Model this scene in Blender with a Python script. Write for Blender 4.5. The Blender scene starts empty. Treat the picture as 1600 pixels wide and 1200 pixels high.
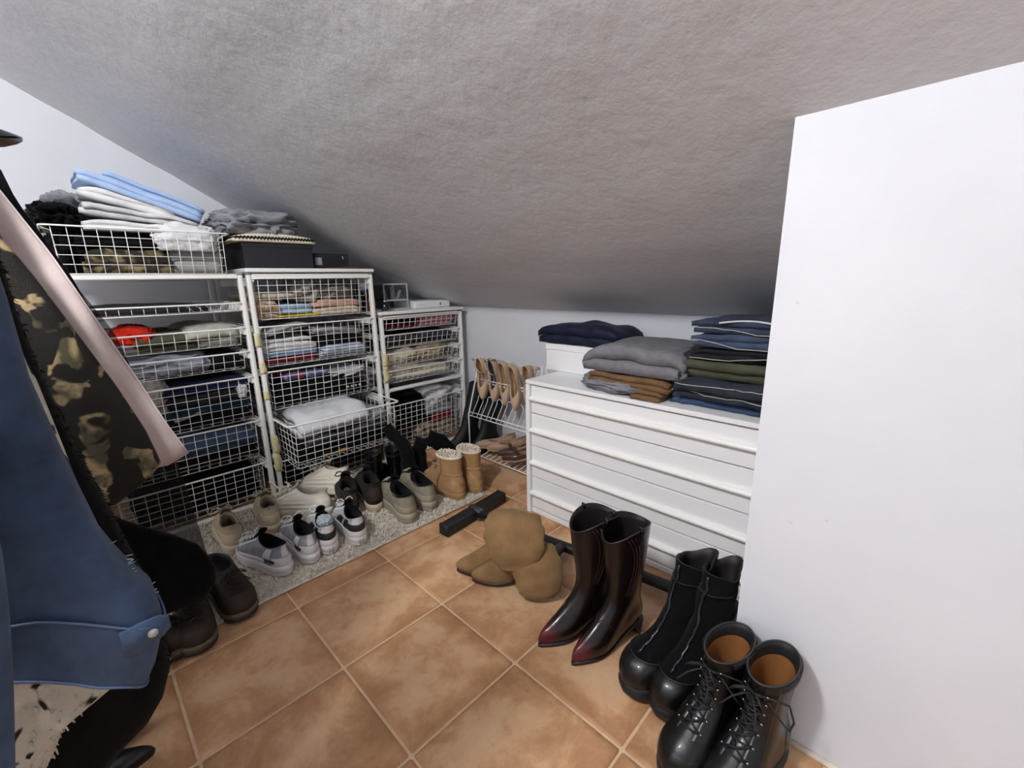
import bpy, math, random
import numpy as np
from mathutils import Vector, Matrix, noise
PI = math.pi
C = bpy.context.scene.collection
SC = bpy.context.scene

# ------------------------------------------------------------------ camera
F = 681.0
MW = np.array([[0.7162204, 0.14725091, -0.68216237],
               [0.69758975, -0.17896403, 0.69378702],
               [-0.01992176, -0.97277389, -0.23089841]])      # world <- (right, down, forward)
CAM = np.array([0.0, 0.0, 1.0])
cd = bpy.data.cameras.new('camera'); cam = bpy.data.objects.new('camera', cd); C.objects.link(cam)
cd.sensor_width = 36.0; cd.lens = F / 1600 * 36.0; cd.clip_start = 0.02
cam.matrix_world = Matrix(((MW[0][0], -MW[0][1], -MW[0][2], 0), (MW[1][0], -MW[1][1], -MW[1][2], 0),
                           (MW[2][0], -MW[2][1], -MW[2][2], 1.0), (0, 0, 0, 1)))
SC.camera = cam
# ------------------------------------------------------------------ light, exposure
SC.view_settings.view_transform = 'Standard'
SC.view_settings.look = 'None'
SC.view_settings.gamma = 1.0
SC.view_settings.use_curve_mapping = False
SC.view_settings.exposure = 0.0
w = bpy.data.worlds.new('world'); SC.world = w; w.use_nodes = True
w.node_tree.nodes['Background'].inputs[0].default_value = (0.6, 0.65, 0.75, 1)
w.node_tree.nodes['Background'].inputs[1].default_value = 0.05
ld = bpy.data.lights.new('ceiling_bulb', 'POINT'); lo = bpy.data.objects.new('ceiling_bulb', ld); C.objects.link(lo)
ld.shadow_soft_size = 0.09; ld.energy = 122.0; ld.color = (0.99, 0.985, 0.985)
lo.location = (-0.66, -0.62, 2.03)
SC.cycles.max_bounces = 8; SC.cycles.diffuse_bounces = 5


# ------------------------------------------------------------------ helpers
def ray(px, py):
    return MW @ np.array([px - 800.0, py - 600.0, F])


def at(px, py, x=None, y=None, z=None):
    """point of the room seen at a pixel, on the plane x, y or z = const"""
    d = ray(px, py)
    for k, v in enumerate((x, y, z)):
        if v is not None:
            return CAM + d * ((v - CAM[k]) / d[k])


def lin(h):
    if isinstance(h, tuple):
        return h
    h = h.lstrip('#')
    c = [int(h[i:i + 2], 16) / 255 for i in (0, 2, 4)]
    return tuple(v / 12.92 if v <= 0.04045 else ((v + 0.055) / 1.055) ** 2.4 for v in c)


class NT:
    def __init__(s, name):
        s.m = bpy.data.materials.new(name); s.m.use_nodes = True
        s.t = s.m.node_tree; s.n = s.t.nodes; s.l = s.t.links
        s.b = s.n['Principled BSDF']
        s._tc = None

    def add(s, typ, **kw):
        n = s.n.new(typ)
        for k, v in kw.items():
            if k[0] == 'i' and k[1:].isdigit():
                n.inputs[int(k[1:])].default_value = v
            else:
                setattr(n, k, v)
        return n

    def co(s, scale=(1, 1, 1), out='Object'):
        if s._tc is None:
            s._tc = s.add('ShaderNodeTexCoord')
        mp = s.add('ShaderNodeMapping'); mp.inputs['Scale'].default_value = scale
        s.l.new(s._tc.outputs[out], mp.inputs[0]); return mp.outputs[0]

    def noise(s, sc, det=4, rough=.55, scale=(1, 1, 1), dist=0):
        n = s.add('ShaderNodeTexNoise'); n.inputs['Scale'].default_value = sc
        n.inputs['Detail'].default_value = det; n.inputs['Roughness'].default_value = rough
        n.inputs['Distortion'].default_value = dist
        s.l.new(s.co(scale), n.inputs['Vector']); return n.outputs['Fac']

    def ramp(s, fac, stops):
        r = s.add('ShaderNodeValToRGB')
        e = r.color_ramp.elements
        while len(e) < len(stops):
            e.new(0.5)
        for k, (p, c) in enumerate(stops):
            e[k].position = p; e[k].color = (*lin(c), 1)
        s.l.new(fac, r.inputs[0]); return r.outputs[0]

    def bump(s, h, strength=.3, dist=.002, prev=None):
        b = s.add('ShaderNodeBump'); b.inputs['Strength'].default_value = strength
        b.inputs['Distance'].default_value = dist
        s.l.new(h, b.inputs['Height'])
        if prev is not None:
            s.l.new(prev, b.inputs['Normal'])
        return b.outputs[0]

    def math(s, op, a, b=None):
        m = s.add('ShaderNodeMath', operation=op)
        for i, v in enumerate((a, b)):
            if v is None: continue
            if isinstance(v, (int, float)): m.inputs[i].default_value = v
            else: s.l.new(v, m.inputs[i])
        return m.outputs[0]

    def set(s, **kw):
        for k, v in kw.items():
            k = k.replace('_', ' ')
            if hasattr(v, 'is_linked'):
                s.l.new(v, s.b.inputs[k])
            elif isinstance(v, (int, float)):
                s.b.inputs[k].default_value = v
            else:
                s.b.inputs[k].default_value = (*v, 1) if len(v) == 3 else v
        return s


_mc = {}


def fabric(c, c2=None, weave=900, soft=40, rough=.95, var=.25, bumps=.35):
    key = ('fab', c, c2, weave, soft)
    if key in _mc: return _mc[key]
    t = NT('cloth')
    a = lin(c); b = lin(c2) if c2 else tuple(v * (1 - var) for v in a)
    f = t.noise(soft, 5, .6)
    col = t.ramp(f, [(.3, b), (.65, a)])
    h = t.noise(weave, 2, .6)
    t.set(Base_Color=col, Roughness=rough, Normal=t.bump(h, bumps, .0015, t.bump(f, .35, .006)))
    t.b.inputs['Sheen Weight'].default_value = .03
    t.b.inputs['Specular IOR Level'].default_value = .12
    _mc[key] = t.m; return t.m


def stripes(c1, c2, per, axis=2, duty=.5, zig=0.0):
    t = NT('striped_cloth')
    sx = t.add('ShaderNodeSeparateXYZ'); t.l.new(t.co(), sx.inputs[0])
    v = sx.outputs[axis]
    if zig:
        z = t.math('PINGPONG', sx.outputs[0], zig); v = t.math('ADD', v, z)
    fr = t.math('FRACT', t.math('DIVIDE', v, per))
    col = t.ramp(t.math('GREATER_THAN', fr, duty), [(0, c1), (1, c2)])
    t.set(Base_Color=col, Roughness=.95, Normal=t.bump(t.noise(700, 2), .4, .0015)); return t.m


def spots(base, dark, mid, sc=14, thr=.45, soft=.06):
    """animal / camouflage print"""
    t = NT('print_cloth')
    f = t.noise(sc, 2, .5, dist=.6)
    f2 = t.noise(sc * .7, 3, .5, (1.3, 1, 1), dist=.9)
    base_c = t.ramp(f2, [(.42, mid), (.58, base)])
    mk = t.ramp(f, [(thr, (0, 0, 0)), (thr + soft, (1, 1, 1))])
    mx = t.add('ShaderNodeMix', data_type='RGBA'); t.l.new(mk, mx.inputs[0])
    mx.inputs[6].default_value = (*lin(dark), 1); t.l.new(base_c, mx.inputs[7])
    t.set(Base_Color=mx.outputs[2], Roughness=.95, Normal=t.bump(t.noise(400, 3), .5, .003)); return t.m


def plain(c, rough=.5, metal=0, spec=.5, bump=0, bsc=200, coat=0, var=0):
    key = ('pl', c, rough, metal, spec, bump, bsc, coat, var)
    if key in _mc: return _mc[key]
    t = NT('finish')
    a = lin(c)
    f = t.noise(bsc, 4, .6)
    if var:
        t.set(Base_Color=t.ramp(t.noise(9, 5, .65), [(.3, tuple(v * (1 - var) for v in a)), (.7, a)]))
    else:
        t.set(Base_Color=a)
    t.set(Roughness=rough, Metallic=metal)
    t.b.inputs['Specular IOR Level'].default_value = spec
    t.b.inputs['Coat Weight'].default_value = coat
    if bump: t.set(Normal=t.bump(f, bump, .002))
    _mc[key] = t.m; return t.m


class MB:
    """collects geometry of one mesh object"""
    def __init__(s):
        s.v = []; s.f = []; s.mi = []

    def face(s, idx, m=0):
        s.f.append(tuple(idx)); s.mi.append(m)

    def box(s, lo, hi, m=0, bev=0.0, M=None):
        x0, y0, z0 = lo; x1, y1, z1 = hi
        if bev <= 0:
            p = [(x0, y0, z0), (x1, y0, z0), (x1, y1, z0), (x0, y1, z0), (x0, y0, z1), (x1, y0, z1), (x1, y1, z1), (x0, y1, z1)]
            q = [(0, 3, 2, 1), (4, 5, 6, 7), (0, 1, 5, 4), (1, 2, 6, 5), (2, 3, 7, 6), (3, 0, 4, 7)]
        else:
            b = min(bev, (x1 - x0) * .49, (y1 - y0) * .49, (z1 - z0) * .49)
            p = []
            def ring(z, i):
                a0, a1, b0, b1 = x0 + i, x1 - i, y0 + i, y1 - i
                c = b if i < b * .5 else 0.0
                if c: return [(a0 + c, b0, z), (a1 - c, b0, z), (a1, b0 + c, z), (a1, b1 - c, z), (a1 - c, b1, z), (a0 + c, b1, z), (a0, b1 - c, z), (a0, b0 + c, z)]
                e = b * .3
                return [(a0 + e, b0, z), (a1 - e, b0, z), (a1, b0 + e, z), (a1, b1 - e, z), (a1 - e, b1, z), (a0 + e, b1, z), (a0, b1 - e, z), (a0, b0 + e, z)]
            p = ring(z0, b) + ring(z0 + b, 0) + ring(z1 - b, 0) + ring(z1, b)
            q = [tuple(range(7, -1, -1)), tuple(range(24, 32))]
            for r in range(3):
                for k in range(8):
                    q.append((r * 8 + k, r * 8 + (k + 1) % 8, r * 8 + 8 + (k + 1) % 8, r * 8 + 8 + k))
        o = len(s.v)
        for a in p:
            s.v.append(tuple(M @ Vector(a)) if M is not None else a)
        for a in q: s.face([o + i for i in a], m)

    def tube(s, pts, r, n=6, closed=False, m=0, caps=True):
        P = [Vector(p) for p in pts]; k = len(P); o = len(s.v)
        rr = r if hasattr(r, '__len__') else [r] * k
        up = None
        for i in range(k):
            if closed: d = (P[(i + 1) % k] - P[i - 1])
            else: d = P[min(i + 1, k - 1)] - P[max(i - 1, 0)]
            d = d.normalized() if d.length > 1e-9 else Vector((0, 0, 1))
            if up is None:
                up = Vector((0, 0, 1)) if abs(d.z) < .9 else Vector((1, 0, 0))
            a = (up - d * up.dot(d))
            if a.length < 1e-4: a = d.orthogonal()
            a.normalize(); b = d.cross(a); up = a
            for j in range(n):
                t = 2 * PI * (j + .5) / n
                s.v.append(tuple(P[i] + (a * math.cos(t) + b * math.sin(t)) * rr[i]))
        for i in range(k if closed else k - 1):
            i2 = (i + 1) % k
            for j in range(n):
                s.face((o + i * n + j, o + i * n + (j + 1) % n, o + i2 * n + (j + 1) % n, o + i2 * n + j), m)
        if caps and not closed:
            s.face([o + j for j in range(n - 1, -1, -1)], m); s.face([o + (k - 1) * n + j for j in range(n)], m)

    def rings(s, rings, m=0, cap0=True, cap1=True, closed=True):
        """loft of equal-count rings"""
        o = len(s.v); n = len(rings[0])
        for r in rings: s.v.extend([tuple(p) for p in r])
        for i in range(len(rings) - 1):
            for j in range(n if closed else n - 1):
                j2 = (j + 1) % n
                s.face((o + i * n + j, o + i * n + j2, o + (i + 1) * n + j2, o + (i + 1) * n + j), m)
        if cap0: s.face([o + j for j in range(n - 1, -1, -1)], m)
        if cap1: s.face([o + (len(rings) - 1) * n + j for j in range(n)], m)

    def prism(s, poly, z0, z1, m=0):
        s.rings([[(x, y, z0) for x, y in poly], [(x, y, z1) for x, y in poly]], m)

    def build(s, name, mats, parent=None, smooth=True, sharp=None):
        me = bpy.data.meshes.new(name)
        me.from_pydata(s.v, [], s.f)
        if not isinstance(mats, (list, tuple)): mats = [mats]
        for k in mats: me.materials.append(k)
        if len(mats) > 1: me.polygons.foreach_set('material_index', s.mi)
        if smooth:
            me.polygons.foreach_set('use_smooth', [True] * len(s.f))
            if sharp is not None:
                try: me.set_sharp_from_angle(angle=sharp)
                except Exception: pass
        me.update()
        o = bpy.data.objects.new(name, me); C.objects.link(o)
        if parent is not None: o.parent = parent
        return o


def tag(o, label=None, cat=None, group=None, kind=None):
    if label: o['label'] = label
    if cat: o['category'] = cat
    if group: o['group'] = group
    if kind: o['kind'] = kind
    return o


def thing(name, label, cat, loc=(0, 0, 0), rz=0.0, group=None, rot=None):
    o = bpy.data.objects.new(name, None); C.objects.link(o)
    o.empty_display_size = .05
    o.location = [float(v) for v in loc]; o.rotation_euler = rot if rot else (0, 0, rz)
    return tag(o, label, cat, group)


def copy_tree(o, loc, rz=None, label=None, group=None, rot=None, scale=None):
    def rec(a, par):
        c = a.copy(); C.objects.link(c); c.parent = par
        for ch in a.children: rec(ch, c)
        return c
    r = rec(o, None)
    r.location = [float(v) for v in loc]
    if rz is not None: r.rotation_euler = (0, 0, rz)
    if rot is not None: r.rotation_euler = rot
    if scale is not None: r.scale = scale
    if label: r['label'] = label
    if group: r['group'] = group
    return r


def nz(x, y, z): return noise.noise(Vector((x, y, z)))


def smooth(a, b, x):
    t = min(max((x - a) / (b - a), 0), 1); return t * t * (3 - 2 * t)


# ------------------------------------------------------------------ the room
GX = -2.78; KY = 1.80; BX = -0.233; BY = 0.955
X1 = 1.30; Y0 = -1.70
t = NT('wall_paint')
f1 = t.noise(3, 4, .6); f2 = t.noise(60, 5, .6)
t.set(Base_Color=t.ramp(f1, [(.3, '#cdd0d6'), (.7, '#d5d7dd')]), Roughness=.75, Normal=t.bump(f2, .12, .004))
M_WALL = t.m
t = NT('ceiling_plaster')
f1 = t.noise(2.2, 5, .62); f2 = t.noise(20, 5, .55); f3 = t.noise(130, 4, .6)
t.set(Base_Color=t.ramp(f1, [(.25, '#c3c6cb'), (.75, '#cfd2d6')]), Roughness=.62, Normal=t.bump(f3, .12, .004, t.bump(f2, .16, .012, t.bump(f1, .3, .03))))
M_CEIL = t.m
t = NT('grout'); t.set(Base_Color=t.ramp(t.noise(40, 4), [(.3, '#c6a482'), (.7, '#d8b896')]), Roughness=.9); M_GROUT = t.m

t = NT('terracotta_tile')
oi = t.add('ShaderNodeObjectInfo')
tc = t.add('ShaderNodeTexCoord')
off = t.add('ShaderNodeVectorMath', operation='SCALE'); cmb = t.add('ShaderNodeCombineXYZ')
for k in range(3): t.l.new(oi.outputs['Random'], cmb.inputs[k])
t.l.new(cmb.outputs[0], off.inputs[0]); off.inputs['Scale'].default_value = 37.0
va = t.add('ShaderNodeVectorMath', operation='ADD'); t.l.new(tc.outputs['Object'], va.inputs[0]); t.l.new(off.outputs[0], va.inputs[1])
def tn(sc, det, ro, di=0):
    n = t.add('ShaderNodeTexNoise'); n.inputs['Scale'].default_value = sc; n.inputs['Detail'].default_value = det
    n.inputs['Roughness'].default_value = ro; n.inputs['Distortion'].default_value = di
    t.l.new(va.outputs[0], n.inputs['Vector']); return n.outputs['Fac']
sx = t.add('ShaderNodeSeparateXYZ'); t.l.new(tc.outputs['Object'], sx.inputs[0])
ed = t.math('MAXIMUM', t.math('ABSOLUTE', sx.outputs[0]), t.math('ABSOLUTE', sx.outputs[1]))
ed = t.math('MULTIPLY', ed, 1 / .162)
cl = tn(8, 7, .68, .25)
mixv = t.math('ADD', t.math('MULTIPLY', t.math('POWER', ed, 3.0), .20), t.math('MULTIPLY', cl, 1.15))
mixv = t.math('ADD', mixv, t.math('MULTIPLY', oi.outputs['Random'], .06))
col = t.ramp(mixv, [(.42, '#cdab88'), (.60, '#c79f7a'), (.72, '#b68a64'), (.88, '#a37652')])
sp = t.ramp(tn(55, 4, .7), [(.62, (1, 1, 1)), (.74, (.86, .80, .76))])
mx = t.add('ShaderNodeMix', data_type='RGBA', blend_type='MULTIPLY'); mx.inputs[0].default_value = 1
t.l.new(col, mx.inputs[6]); t.l.new(sp, mx.inputs[7])
rg = t.math('ADD', t.math('MULTIPLY', cl, .25), .38)
t.set(Base_Color=mx.outputs[2], Roughness=rg, Normal=t.bump(tn(30, 5, .6), .15, .004))
M_TILE = t.m

fl = MB(); fl.box((GX - .1, Y0 - .1, -.08), (X1 + .1, KY + .1, -.004))
floor = tag(fl.build('floor', M_GROUT, smooth=False), kind='structure')
T = .325; JX = -1.0102; JY = .3613
tm = MB(); h = T / 2 - .0022; b = .006
def sq(hh, z):
    c = .004
    return [(-hh + c, -hh, z), (hh - c, -hh, z), (hh, -hh + c, z), (hh, hh - c, z), (hh - c, hh, z), (-hh + c, hh, z), (-hh, hh - c, z), (-hh, -hh + c, z)]
tm.rings([sq(h, -.010), sq(h, -.0045), sq(h - .004, -.001), sq(h - .012, 0)], 0, False, True)
tile0 = None
rnd = random.Random(4)
for i in range(-6, 8):
    for j in range(-7, 6):
        cx = JX + T * (i + .5); cy = JY + T * (j + .5)
        if cx < GX - .1 or cx > X1 + .1 or cy < Y0 - .1 or cy > KY + .12: continue
        if tile0 is None:
            tile0 = tm.build('tile', M_TILE, floor, sharp=.9); o = tile0
        else:
            o = tile0.copy(); C.objects.link(o); o.parent = floor
        o.location = (cx, cy, rnd.uniform(-.0006, .0)); o.rotation_euler = (0, 0, rnd.choice((0, 1, 2, 3)) * PI / 2 + rnd.uniform(-.002, .002))

# ceiling profile (y, z): a 30 degree slope that flattens a little over the knee wall
prof = [(Y0 - .1, 2.36), (-1.06, 2.36), (-.98, 2.345), (-.6, 2.16), (-.2, 1.93), (.2, 1.698), (.5, 1.528), (.7, 1.415), (BY, 1.27), (1.2, 1.132), (1.4, 1.03), (1.55, .96), (1.68, .9), (KY, .845), (KY + .12, .80)]
ce = MB()
def prof_z(y):
    return float(np.interp(y, [p[0] for p in prof], [p[1] for p in prof]))
ys = []
for k in range(len(prof) - 1):
    for q in range(4): ys.append(prof[k][0] + (prof[k + 1][0] - prof[k][0]) * q / 4)
ys.append(prof[-1][0])
pz_ = np.array([prof_z(y) for y in ys])
for _ in range(2): pz_[1:-1] = (pz_[:-2] + 2 * pz_[1:-1] + pz_[2:]) / 4
nx = 40
rr = []
for side in (0, 1):
    for i in range(nx + 1):
        x = GX - .1 + (X1 - GX + .2) * i / nx
        for k, y in enumerate(ys):
            amp = .006 * (nz(x * 1.3, y * 1.3, 3) + .5 * nz(x * 3, y * 3, 8)) * (1 if BX - 1.8 < x < BX + 5 else .4)
            ce.v.append((x, y, pz_[k] + amp + side * .06))
n_ = len(ys); S_ = (nx + 1) * n_
for i in range(nx):
    for k in range(n_ - 1):
        a = i * n_ + k
        ce.face((a, a + 1, a + n_ + 1, a + n_)); ce.face((S_ + a, S_ + a + n_, S_ + a + n_ + 1, S_ + a + 1))
tag(ce.build('ceiling', M_CEIL), kind='structure')
def wall(name, lo, hi):
    m = MB(); m.box(lo, hi); return tag(m.build(name, M_WALL, smooth=False), kind='structure')
def poly_wall(name, x0, x1):
    """gable wall: cut under the ceiling slope"""
    m = MB(); pts = [(Y0 - .1, -.08)] + [(KY + .1, -.08)] + [(y, prof_z(y) + .03) for y in reversed([p[0] for p in prof])]
    m.rings([[(x0, a, c) for a, c in pts], [(x1, a, c) for a, c in pts]]); return tag(m.build(name, M_WALL, smooth=False), kind='structure')
poly_wall('wall_left', GX - .1, GX)
poly_wall('wall_far_right', X1, X1 + .1)
wall('wall_back', (GX - .1, KY, -.08), (X1 + .1, KY + .1, .9))
wall('wall_front', (GX - .1, Y0 - .1, -.08), (X1 + .1, Y0, 2.45))
m = MB()     # the boxed-out wall on the right
m.rings([[(x, y, -.02) for x, y in ((BX, BY), (X1 + .05, BY), (X1 + .05, KY + .02), (BX, KY + .02))],
         [(x, y, zz) for x, y, zz in ((BX, BY, 1.31), (X1 + .05, BY, 1.31), (X1 + .05, KY + .02, .87), (BX, KY + .02, .87))]])
t = NT('scuffed_wall_paint')
f1 = t.noise(3, 4, .6); f2 = t.noise(60, 5, .6)
bs = t.ramp(f1, [(.3, '#cdd0d6'), (.7, '#d5d7dd')])
sc_ = t.math('MULTIPLY', t.ramp(t.noise(24, 3, .7, (1, 1, 1.6)), [(.70, (0, 0, 0)), (.75, (1, 1, 1))]), t.ramp(t.noise(3.1, 2), [(.5, (0, 0, 0)), (.62, (1, 1, 1))]))
mx = t.add('ShaderNodeMix', data_type='RGBA'); t.l.new(t.math('MULTIPLY', sc_, .35), mx.inputs[0]); t.l.new(bs, mx.inputs[6]); mx.inputs[7].default_value = (*lin('#8d8d90'), 1)
t.set(Base_Color=mx.outputs[2], Roughness=.75, Normal=t.bump(f2, .12, .004))
tag(m.build('wall_right', t.m, smooth=False), kind='structure')
m = MB(); m.tube([(BX + .01, BY - .004, .002), (X1, BY - .004, .002)], .007, 6)
tag(m.build('trim_1', plain('#e8dccb', .8, bump=.4, bsc=90), smooth=True), kind='structure')

# ------------------------------------------------------------------ wire storage units along the left wall
M_WIRE = plain('#e9e9e6', .35, spec=.5)
M_POST = plain('#e6e6e3', .4, spec=.5, bump=.1, bsc=60)
M_TAPE = plain('#d9cfa4', .7, bump=.6, bsc=120, var=.15)
XF = -2.13; XB = -2.68


def unit(label, y0, y1, zt, rails, shelf=False, base=True, tapes=(), grp='white wire storage frames on the left wall'):
    u = thing('wire_storage_unit', label, 'storage unit', (0, y0, 0))
    W = y1 - y0
    for yy in (.010, W - .010):
        for xx in (XF - .013, XB + .013):
            m = MB()
            m.box((xx - .013, yy - .0095, 0), (xx + .013, yy + .0095, zt), bev=.003)
            m.box((xx + .0125 if xx > -2.4 else xx - .0155, yy - .004, .01), (xx + .0155 if xx > -2.4 else xx - .0125, yy + .004, zt - .004))
            m.build('post', M_POST, u, sharp=.6)
            m = MB(); m.box((xx - .016, yy - .012, zt - .001), (xx + .016, yy + .012, zt + .009), bev=.004); m.build('post_cap', plain('#8d8f92', .5), u)
    for z in rails:
        for yy in (.024, W - .024):
            m = MB(); m.box((XB + .02, yy - .005, z - .012), (XF - .004, yy + .005, z - .003)); m.box((XB + .02, yy - .005, z - .03), (XF - .004, yy - .003 if yy < W / 2 else yy + .005, z - .012) if yy < W / 2 else (XF - .004, yy + .005, z - .012))
            m.build('side_rail', M_POST, u, smooth=False)
    for xx in (XF - .012, XB + .012):
        m = MB(); m.box((xx - .012, .02, zt - .016), (xx + .012, W - .02, zt + .004), bev=.003); m.build('top_rail', M_POST, u, sharp=.6)
        if base:
            m = MB(); m.box((xx - .012, .02, .004), (xx + .012, W - .02, .022), bev=.003); m.build('bottom_rail', M_POST, u, sharp=.6)
    if shelf:
        m = MB(); m.box((XB - .005, -.004, zt + .010), (XF + .012, W + .004, zt + .027), bev=.003); m.build('shelf_board', plain('#e9e9e8', .35), u, sharp=.6)
    for k, (yy, z0, z1, d) in enumerate(tapes):
        m = MB(); r_ = random.Random(k * 7 + 1); R = []
        nn = 7
        for q in range(nn):
            z = z0 + (z1 - z0) * q / (nn - 1); wv = .012 + d * r_.uniform(.2, 1) * (.5 - abs(q / (nn - 1) - .4)); wl = .011 + .4 * d * r_.uniform(0, 1)
            R.append([(XF + .004, yy - wl, z), (XF + .0045 + d * .2 * r_.random(), yy + wv, z - .006), (XF + .0025, yy + wv, z - .006), (XF + .002, yy - wl, z)])
        m.rings(R); tag(m.build('tape_strip', M_TAPE, u), 'peeling strip of yellowed tape')
    return u


unit('taller left wire storage frame behind the hanging clothes', -.034, .564, 1.046, (.93, .826, .723, .612, .41, .209), tapes=())
unit('middle wire storage frame under the black box and striped knit', .5765, 1.158, 1.046, (1.03, .824, .62, .40, .19), True,
     tapes=((.004, .74, .80, .002), (.008, .62, .67, .012), (.006, .50, .54, .003), (.012, .24, .33, .016), (.01, .15, .24, .028)))
rf = unit('lowest wire storage frame, nearest the room corner', 1.178, 1.738, .823, (.724, .622, .525, .418, .324), True,
     tapes=((.010, .56, .63, .02), (.006, .47, .56, .03)))
m = MB(); m.box((XF - .03, .02, .408), (XF, .54, .424), bev=.003); m.build('cross_rail', M_POST, rf, sharp=.6)


def wire_basket(label, y0, y1, zt, zb, xf=XF + .004, xb=XB + .03, diag=False, inset=.026, grp=None, front_lean=.02, rimr=.0036, step=.037):
    W = y1 - y0; H = zt - zb
    bk = thing('wire_basket', label, 'basket', (xf, y0, zb), group=None)
    D = xf - xb
    m = MB(); rc = .02
    rim = [(0 - rc * .3, rc * 1.2, H), (-rc * .0, rc * 1.2, H), (0, W - rc * 1.2, H), (-rc, W, H), (-D, W, H), (-D, 0, H), (-rc, 0, H)]
    m.tube([(-rc, 0, H), (-rc * .2, rc * .35, H), (0, rc * 1.2, H), (0, W - rc * 1.2, H), (-rc * .2, W - rc * .35, H), (-rc, W, H), (-D, W, H), (-D, 0, H)], rimr, 6, True)
    m.build('rim', M_WIRE, bk)
    rw = .0014
    m = MB(); a, c = inset, W - inset; fl_ = front_lean
    nv = max(3, round((c - a) / step)); nh = max(1, round(H / .031)); nd = round(D / .05)
    x_f = -.006; x_b = -D + .01
    for k in range(nv + 1):
        y = a + (c - a) * k / nv
        m.tube([(x_f, y, H), (x_f - fl_ * .9, y, .006), (x_f - fl_ - .008, y, 0), (x_b + .012, y, 0), (x_b, y, .01), (x_b, y, H)], rw, 4)
    for k in range(1, nh + 1):                                          # rings round the body
        z = H - H * k / nh; f = 1 - z / H
        m.tube([(x_f - fl_ * f, a, z), (x_f - fl_ * f, c, z), (x_b, c, z), (x_b, a, z)], rw, 4, True)
    for k in range(1, nd):
        x = x_f - fl_ + (x_b - x_f + fl_) * k / nd
        m.tube([(x, .004, H), (x, a, H * .93), (x, a + .004, .006), (x, a + .012, 0), (x, c - .012, 0), (x, c - .004, .006), (x, c, H * .93), (x, W - .004, H)], rw, 4)
    tag(m.build('wire_mesh', M_WIRE, bk), kind='stuff')
    if diag:
        m = MB()
        for k in range(6):
            y = W * .62 + k * .032
            m.tube([(-.012, y, H - .004), (-.03, y + .03, .002)], rw, 4)
        m.build('diagonal_wires', M_WIRE, bk)
    return bk


LB = 'left wire frame'
wire_basket('wire basket standing proud on top of left frame, holding camouflage cloth and grey knit', .0, .532, 1.205, 1.052, xf=XF + .03, rimr=.003)
wire_basket('shallow wire tray just under the top of the left frame', .03, .548, .930, .897, diag=True, inset=.012, front_lean=.004, step=.036)
wire_basket('shallow wire basket under the tray, with red and grey clothes', .0, .548, .826, .753)
wire_basket('shallow wire basket with crumpled grey-blue shirt', .0, .548, .723, .650)
wire_basket('deep wire basket with dark stack and grey linen over its left edge', .0, .548, .612, .420)
wire_basket('deep wire basket with blue denim, second from floor in left frame', .0, .548, .410, .240)
wire_basket('lowest wire basket of the left frame, filled with black', .0, .548, .209, .038)
wire_basket('top wire basket of middle frame with pastel clothes', .592, 1.143, 1.030, .852)
wire_basket('second wire basket of middle frame with white and red folded tops', .592, 1.143, .822, .640)
wire_basket('third wire basket of middle frame with black printed clothes', .592, 1.143, .620, .437)
wire_basket('pulled-out wire basket with white top draped inside it', .597, 1.146, .400, .190, xf=-1.95, xb=-2.48, rimr=.0046, inset=.03)
wire_basket('lowest wire basket of the middle frame, behind white sneakers', .592, 1.143, .190, .034)
wire_basket('shallow wire basket with pink cloth under the white box', 1.193, 1.722, .822, .748)
wire_basket('shallow wire basket with dark grey clothes in low frame', 1.193, 1.722, .723, .650)
wire_basket('shallow wire basket with cream crocheted lace in low frame', 1.193, 1.722, .621, .546)
wire_basket('shallow wire basket with folded cream clothes, lowest shallow one', 1.193, 1.722, .525, .453)
wire_basket('deep wire basket at bottom of low corner frame', 1.193, 1.722, .324, .052)

# ------------------------------------------------------------------ folded and crumpled clothes


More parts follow.
